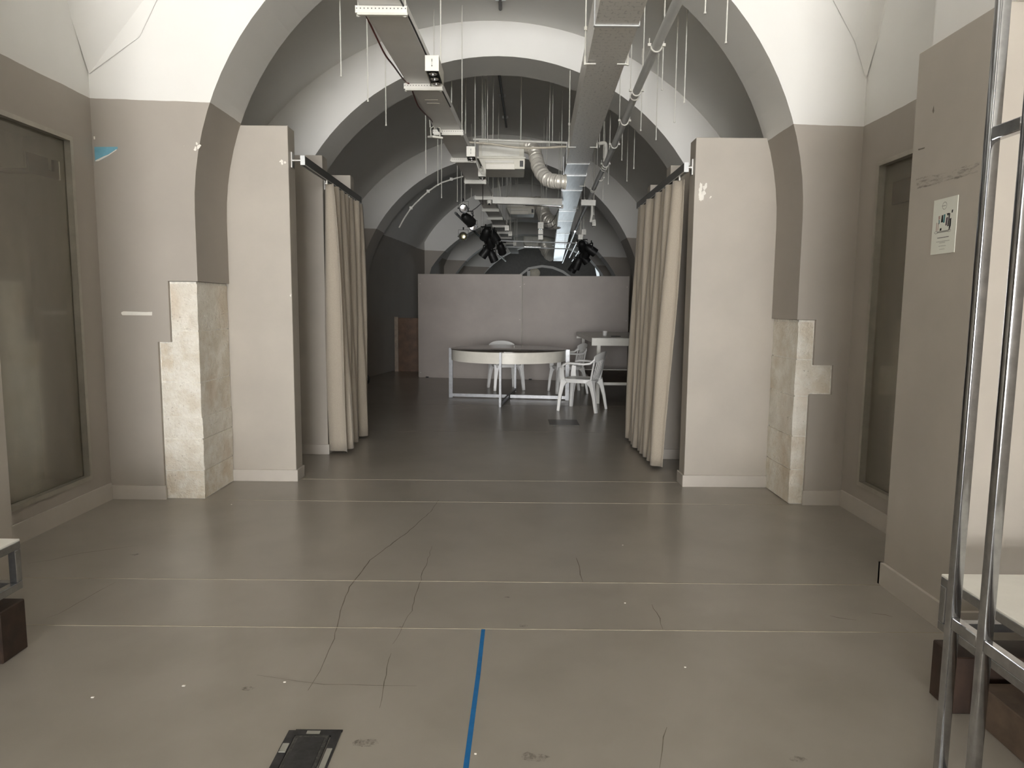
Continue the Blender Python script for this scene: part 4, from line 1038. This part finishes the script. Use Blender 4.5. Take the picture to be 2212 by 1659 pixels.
# ------------------------------------------------------------------ bare suspension rods left hanging from the vaults
def hang_rod(x, y, Y, plug=True, r=.005):
    q = PY(x, y, Y); zt = vault_z(q.x, q.y)
    lab = 'thin white rod hanging free from the vault of the first bay' if Y < 7.55 else 'thin white rod hanging free from the vault beyond the second arch'
    if Y < 5.06: lab = 'thin white rod hanging free before the stone pier arch'
    t = thing('suspension_rod', lab, 'rod', (q.x, q.y, zt), 0, 'rods hanging free from the vaults')
    obj('rod', rod_mesh(BM(), q.x, q.y, q.z, zt+.01, r), 'rod_white', t)
    obj('nut', cyl(BM(), (q.x, q.y, q.z), (q.x, q.y, q.z+.012), .0085, seg=6), 'rod_white', t)
    if plug: obj('sleeve', cyl(BM(), (q.x, q.y, zt-.09), (q.x, q.y, zt+.01), .009, seg=8), 'rod_white', t)
for a_ in ((1523, 30, 4.9), (1568, 94, 4.9), (737, 166, 5.9), (795, 220, 6.3), (834, 272, 6.9), (1430, 195, 6.2), (1457, 265, 6.25), (1478, 223, 5.95), (1417, 303, 7.1), (1384, 283, 7.2),
           (920, 375, 8.6), (946, 401, 9.4), (954, 428, 10.0), (1343, 347, 8.7), (1354, 392, 9.3), (1369, 365, 8.5), (1314, 398, 9.6), (988, 436, 11.0), (1004, 440, 12.0), (1302, 432, 10.5),
           (975, 280, 8.6), (1006, 300, 9.6), (1336, 300, 9.0), (1318, 300, 9.4), (1018, 430, 12.2)):
    hang_rod(*a_)
# dark conduit along the crown of the vaults
for (pxs, Y0, Y1, lab) in ((((1077, 0), (1081, 47)), 5.8, 7.2, 'short dark pipe fixed along the crown of the first bay'), (((1068, 167), (1094, 287)), 8.4, 12.4, 'long dark pipe fixed along the crown of the second bay')):
    a_, b2 = PY(*pxs[0], Y0), PY(*pxs[1], Y1)
    a_.z = vault_z(a_.x, Y0)-.03; b2.z = vault_z(b2.x, Y1)-.03
    t = thing('crown_pipe', lab, 'pipe', tuple((a_+b2)/2))
    bm = BM(); cyl(bm, a_, b2, .018, seg=12); obj('pipe', bm, 'dark_pipe', t, smooth=True)
    for k in (.2, .55, .85):
        c_ = a_.lerp(b2, k); obj('saddle', bx((c_.x-.05, c_.y-.01, c_.z-.012), (c_.x+.05, c_.y+.01, c_.z+.03)), 'zinc_pipe', t)

# ------------------------------------------------------------------ ceiling air conditioners
def aircon(label, xl_, xr_, yt, yb, Y, flex, group='ceiling air conditioners'):
    a_ = PY(xl_, yb, Y); b2 = PY(xr_, yt, Y); z0, z1 = a_.z, b2.z; X0, X1 = a_.x, b2.x; h_ = z1-z0; w_ = X1-X0
    t = thing('air_conditioner', label, 'air conditioner', ((X0+X1)/2, Y, z0), 0, group)
    zs2 = z0 + h_*.42
    obj('casing', bevel(bx((X0+w_*.03, Y+.05, zs2), (X1-w_*.03, Y+.62, z1)), .006, 1), 'ac_white', t)
    obj('access_panel', bevel(bx((X0+w_*.10, Y+.040, zs2+h_*.05), (X1-w_*.13, Y+.052, z1-h_*.06)), .003, 1), 'white_box_paint', t)
    obj('flange', bevel(bx((X0, Y-.02, zs2-h_*.06), (X1, Y+.64, zs2)), .004, 1), 'ac_white', t)
    bm = BM(); prism(bm, [(X0+w_*.04, zs2-h_*.06), (X1-w_*.02, zs2-h_*.06), (X1-w_*.02, z0+h_*.03), (X0+w_*.14, z0+h_*.03)], 'y', Y, Y+.6); obj('intake_box', bm, 'ac_white', t)
    obj('outlet_louvre', bevel(bx((X0+w_*.17, Y-.015, zs2-h_*.20), (X1-w_*.24, Y+.01, zs2-h_*.12)), .003, 1), 'white_box_paint', t)
    obj('front_grille', bevel(bx((X0+w_*.18, Y-.02, z0), (X1-w_*.22, Y+.005, zs2-h_*.24)), .004, 1), 'ivory_laminate', t)
    obj('control_hatch', bx((X1-w_*.12, Y-.008, z0+h_*.10), (X1-w_*.05, Y, z0+h_*.30)), 'black_plastic', t)
    for xx in (X0+w_*.1, X1-w_*.1):
        for yy in (Y+.1, Y+.55):
            obj('suspension_rod', rod_mesh(BM(), xx, yy, z1-.02, vault_z(xx, yy), .005), 'rod_white', t)
    bm = BM(); P = smooth_pts([PY(x, y, yy) for x, y, yy in flex], 14); n = len(P)
    rr = .084*(flex[0][2]/9.3)
    tube(bm, P, [rr*(1+.07*math.sin(i*2.4)+.05*math.sin(i*.7+1)) for i in range(n)], 18)
    obj('flexible_duct', bm, 'foil', t, smooth=True)
    return t
aircon('white ceiling air conditioner with a silver flexible duct, beyond the second arch', 1030, 1136, 302, 366, 9.35, [(1120, 318, 9.6), (1148, 318, 9.5), (1158, 342, 9.4), (1166, 368, 9.2), (1184, 388, 9.0), (1206, 392, 8.9), (1222, 393, 8.9)])
aircon('smaller-looking ceiling air conditioner above the white trunking further along', 1092, 1156, 424, 463, 15.6, [(1150, 440, 15.7), (1166, 440, 15.6), (1172, 455, 15.5), (1180, 472, 15.3), (1194, 481, 15.1), (1208, 478, 15.0)])
aircon('distant dim ceiling air conditioner above the screen boards', 1130, 1168, 509, 532, 22.6, [(1164, 518, 22.7), (1174, 519, 22.7), (1178, 532, 22.6), (1186, 546, 22.4), (1192, 550, 22.3)])
# pipes crossing in front of the first unit
def cross_pipe(label, pts, r, mat):
    P = [PY(*p) for p in pts]; bm = BM(); tube(bm, smooth_pts(P, 4) if len(P) > 2 else P, r, 12)
    t = thing('cross_pipe', label, 'pipe', tuple(P[0])); obj('pipe', bm, mat, t, smooth=True)
    for p in (P[0].lerp(P[-1], .2), P[0].lerp(P[-1], .8)):
        obj('drop_rod', rod_mesh(BM(), p.x, p.y, p.z, vault_z(p.x, p.y), .004), 'rod_white', t)
cross_pipe('straight white pipe crossing above the ceiling air conditioner', [(1022, 301, 9.1), (1236, 309, 9.1)], .016, 'rod_white')
cross_pipe('sagging cream drain pipe crossing before the ceiling air conditioner', [(1008, 307, 9.0), (1060, 311, 9.0), (1120, 319, 9.0), (1180, 319, 9.0), (1225, 317, 9.0), (1231, 328, 9.0)], .013, 'cream_pipe')
cross_pipe('white elbow pipe dropping from duct to the grey pipe', [(1292, 311, 8.4), (1305, 309, 8.4), (1309, 315, 8.4), (1308, 335, 8.4), (1306, 350, 8.4)], .022, 'rod_white')
# loose white cable loops
def loose_cable(label, pts, r, mat):
    P = [PY(*p) for p in pts]; bm = BM(); tube(bm, smooth_pts(P, 6), r, 7)
    at_origin('loose_cable', label, 'cable', tuple(P[0]), bm, mat, smooth=True)
loose_cable('white cable looped beside the second spotlight box', [(1030, 352, 8.5), (1034, 364, 8.5), (1042, 374, 8.45), (1046, 370, 8.45), (1040, 360, 8.5), (1048, 378, 8.5)], .008, 'rod_white')
loose_cable('thin pale cable arching down to the white trunking', [(1064, 368, 10.4), (1072, 372, 10.5), (1077, 390, 10.6), (1081, 424, 10.7)], .006, 'rod_white')
loose_cable('thin black cable dropping past the tray to the lamps', [(1043, 398, 9.2), (1043, 420, 9.3), (1043, 442, 9.4)], .005, 'black_cable')
loose_cable('black cable trailing from the lamp bar to white trunking', [(1024, 466, 11.2), (1018, 458, 11.2), (1030, 448, 11.2), (1041, 438, 11.2)], .007, 'black_cable')
loose_cable('black cable hooked under the steel duct past the trunking', [(1207, 452, 12.0), (1198, 470, 12.0), (1190, 480, 12.0), (1176, 483, 12.0)], .006, 'black_cable')
loose_cable('black cable looping from the hanging boxes to the duct', [(1176, 492, 13.0), (1190, 492, 13.0), (1200, 484, 13.0)], .006, 'black_cable')

# white trunking across the hall, metal tubes under it
t = thing('trunking', 'white square trunking spanning the hall under the cable tray', 'trunking', (.5, 11.15, 3.12))
a_, b2 = PY(1064, 433, 11.15), PY(1214, 437, 11.15)
bm = BM(); sweep(bm, [a_, b2], (0, 0, 1), .10, .09); obj('channel', bm, 'white_enamel', t)
a_, b2 = PY(1255, 438, 11.15), PY(1286, 439, 11.15); bm = BM(); sweep(bm, [a_, b2], (0, 0, 1), .085, .09); obj('channel', bm, 'white_enamel', t)
bm = BM(); tube(bm, [PY(*p) for p in ((1270, 440, 11.15), (1279, 440, 11.15), (1279, 462, 11.15), (1276, 480, 11.15))], .02, 8); obj('drop_elbow', bm, 'white_enamel', t)
for (x, y, Y) in ((1076, 425, 11.15), (1180, 428, 11.15)):
    q = PY(x, y, Y); obj('rod', rod_mesh(BM(), q.x, q.y, q.z, vault_z(q.x, q.y), .005), 'rod_white', t)
def fluor(label, p0, p1, Y, r):
    a_, b2 = PY(*p0, Y), PY(*p1, Y); t = thing('tube_light', label, 'tube', tuple((a_+b2)/2))
    bm = BM(); cyl(bm, a_, b2, r, seg=14); obj('tube', bm, 'chrome', t, smooth=True)
    for p in (a_, b2): obj('end_cap', bx((p.x-.02, p.y-r*1.2, p.z-r*1.2), (p.x+.02, p.y+r*1.2, p.z+r*1.2)), 'white_enamel', t)
    obj('stem', rod_mesh(BM(), (a_.x+b2.x)/2, a_.y, (a_.z+b2.z)/2, vault_z((a_.x+b2.x)/2, a_.y), .004), 'rod_white', t)
fluor('shiny horizontal tube below the white trunking', (1132, 441.5), (1214, 446), 11.6, .022)
fluor('short shiny tube far along above the screen boards', (1131, 533), (1170, 534), 22.0, .03)
# camera on the trunking
q = PY(1057, 437, 11.3); t = thing('dome_camera', 'small white camera under the end of white trunking', 'camera', tuple(q))
bm = BM(); lathe(bm, [(.035, .03), (.04, .02), (.035, -.02), (.018, -.045)], tuple(q), 18); obj('body', bm, 'white_enamel', t, smooth=True)
bm = BM(); bmesh.ops.create_uvsphere(bm, u_segments=12, v_segments=8, radius=.02, matrix=Matrix.Translation(q+Vector((0, -.02, -.03)))); obj('lens', bm, 'black_plastic', t, smooth=True)
# hanging spotlight boxes beside duct
def hung_box(label, x, y, Y, n=1, w_=.07, h_=.09):
    q = PY(x, y, Y); t = spot_box(label, (q.x, q.y, q.z), w_, h_, .12, 1)
    obj('drop_rod', rod_mesh(BM(), q.x, q.y+.05, q.z+h_, vault_z(q.x, q.y+.05), .006), 'rod_white', t)
    for k in range(1, n):
        obj('lower_box', bevel(bx((q.x-w_*.45, q.y, q.z-h_*.85*k), (q.x+w_*.45, q.y+.1, q.z-h_*.85*k+h_*.7)), .004, 1), 'white_box_paint', t)
hung_box('stack of white boxes hanging on rod before the fourth arch', 1168, 494, 13.0, 3, .10, .115)
hung_box('white spotlight box with lower box hanging past the grey pipe', 1283, 488, 12.0, 1, .06, .10)
hung_box('small white box with a black eye hanging past the grey pipe', 1281, 465, 12.0, 1, .045, .05)
hung_box('white spotlight box above the black lamps beyond the duct', 1261, 507, 13.2, 1, .085, .095)
hung_box('white spotlight box just over the black lamp bar beyond the duct', 1254, 517, 13.2, 1, .085, .085)
for (x, y, Y) in ((1095, 498, 13.5), (1102, 510, 14.5), (1112, 531, 17.0)): hung_box('white spotlight box fixed along the far run of the cable tray', x, y, Y, 1, .08, .09)

# ------------------------------------------------------------------ stage lamps on bars
def par_can(label, p, aim, r=.075, length=.2, lens='lens_glass', up=Vector((0, 0, 1)), grp='black stage lamps'):
    p = Vector(p); aim = Vector(aim).normalized()
    t = thing('stage_lamp', label, 'stage lamp', tuple(p), 0, grp)
    q = aim.to_track_quat('Z', 'Y').to_matrix().to_4x4(); M = Matrix.Translation(p) @ q
    bm = BM(); lathe(bm, [(r*.45, -length*.55), (r*.75, -length*.45), (r*.95, -length*.1), (r, length*.45), (r*.93, length*.45), (r*.88, -length*.05), (r*.3, -length*.1)], (0, 0, 0), 22); tf(bm, M); obj('can', bm, 'black_metal', t, smooth=True)
    bm = BM(); lathe(bm, [(r*.86, length*.22), (r*.80, length*.245), (r*.40, length*.27), (.002, length*.28)], (0, 0, 0), 22); tf(bm, M); obj('lens', bm, lens, t, smooth=True)
    sd = aim.cross(up).normalized(); bm = BM()
    sweep(bm, [p+sd*r*1.12, p+sd*r*1.12+up*r*1.5, p-sd*r*1.12+up*r*1.5, p-sd*r*1.12], aim, .03, .006); obj('yoke', bm, 'black_metal', t)
    bm = BM(); cyl(bm, p+up*r*1.5, p+up*r*2.1, .012, seg=8); cyl(bm, p+sd*r*1.3, p-sd*r*1.3, .01, seg=8); obj('clamp', bm, 'black_metal', t)
    return t
def lbar(label, pts, r=.02, mat='black_metal', rods=True):
    P = [PZ(*p) for p in pts]; bm = BM(); tube(bm, P, r, 10); t = thing('lamp_bar', label, 'bar', tuple(P[0])); obj('bar', bm, mat, t, smooth=True)
    if rods:
        for p in (P[0].lerp(P[-1], .15), P[0].lerp(P[-1], .85)): obj('drop_rod', rod_mesh(BM(), p.x, p.y, p.z, vault_z(p.x, p.y), .005), 'rod_white', t)
lbar('black lamp bar carrying the round-lensed stage lamps', [(984, 460, 2.92), (1012, 488, 2.92), (1046, 520, 2.92)])
cam_dir = Vector((0.05, -1, -.25))
par_can('black stage lamp with bright white lens, topmost on its bar', PY(1001, 450, 10.9), (.12, -1, -.22), .070, .19)
par_can('black stage lamp with bright broken reflection in its lens', PY(1021, 490, 11.7), (.1, -1, -.05), .068, .18)
par_can('black stage lamp with dull yellowish lens, hanging lowest', PY(1001, 511, 11.6), (0, -1, -.05), .072, .17, 'lens_dim')
par_can('black stage lamp turned away among its cables on the bar', PY(1011, 474, 11.5), (.5, .8, -.4), .085, .25, 'black_plastic')
for (x, y, Y, d) in ((1049, 506, 14.2, (-.3, .6, -.7)), (1068, 512, 14.6, (.5, -.2, -.8)), (1058, 523, 14.8, (.2, .6, -.6)), (1048, 545, 15.2, (-.6, .2, -.8)), (1064, 554, 15.4, (.4, .3, -.9)), (1083, 538, 16.0, (.2, .6, -.7))):
    par_can('black stage lamp in the dark cluster over the grey boards, cable tray side', PY(x, y, Y), d, .095, .26, 'black_plastic', grp='dark stage lamps, cable tray side')
for (x, y, Y, d) in ((1268, 545, 15.4, (-.3, .6, -.7)), (1262, 558, 15.6, (.6, .2, -.7)), (1247, 570, 15.4, (-.3, .3, -.8)), (1240, 577, 15.6, (-.5, -.1, -.8)), (1277, 540, 15.0, (.7, .1, -.5)), (1258, 532, 15.2, (.2, .7, -.5))):
    par_can('black stage lamp in the dark cluster over the grey boards, air duct side', PY(x, y, Y), d, .095, .26, 'black_plastic', grp='dark stage lamps, air duct side')
lbar('thin grey bar running on past the dark lamp cluster', [(1040, 518, 2.9), (1066, 541, 2.9)], .014, 'zinc_pipe')
lbar('short white bar beyond the dark lamp cluster', [(1073, 546, 2.9), (1092, 564, 2.9)], .026, 'white_enamel')
for (p0, p1, lab) in (((1242, 500, 3.0), (1215, 568, 3.0), 'slim steel bar beside the duct end, nearest the duct'), ((1245, 525, 3.0), (1230, 556, 3.0), 'slim steel bar beside the duct end, between the bar and lamps'), ((1262, 524, 3.0), (1236, 564, 3.0), 'slim steel bar beside the duct end, among the black lamps')):
    lbar(lab, [p0, p1], .022, 'brushed_aluminium')
def span(label, p0, p1, Y, r):
    a_, b2 = PY(*p0, Y), PY(*p1, Y); bm = BM(); cyl(bm, a_, b2, r, seg=10); t = thing('cross_bar', label, 'bar', tuple(a_)); obj('bar', bm, 'zinc_pipe', t, smooth=True)
    for k in (.25, .9): 
        p = a_.lerp(b2, k); obj('drop_rod', rod_mesh(BM(), p.x, p.y, p.z, vault_z(p.x, p.y), .004), 'rod_white', t)
span('thin bar spanning the hall between the two dark lamp clusters, upper', (1066, 519.5), (1270, 526), 15.8, .014)
span('thin bar spanning the hall between the two dark lamp clusters, lower', (1075, 532.5), (1236, 538), 17.0, .014)
# curved white conduit on the second bay vault
P = [PY(*p) for p in ((862, 492, 12.2), (873, 472, 12.2), (888, 450, 12.2), (905, 432, 12.2), (925, 414, 12.2), (950, 397, 12.2), (975, 388, 12.2), (1001, 381, 12.2))]
bm = BM(); tube(bm, smooth_pts(P, 4), .014, 10); t = thing('curved_conduit', 'curved white conduit following the vault before the third arch', 'conduit', tuple(P[0])); obj('pipe', bm, 'rod_white', t, smooth=True)
for i in (2, 4, 6): obj('clip', bx((P[i].x-.025, P[i].y-.02, P[i].z-.02), (P[i].x+.025, P[i].y+.02, P[i].z+.03)), 'rod_white', t)
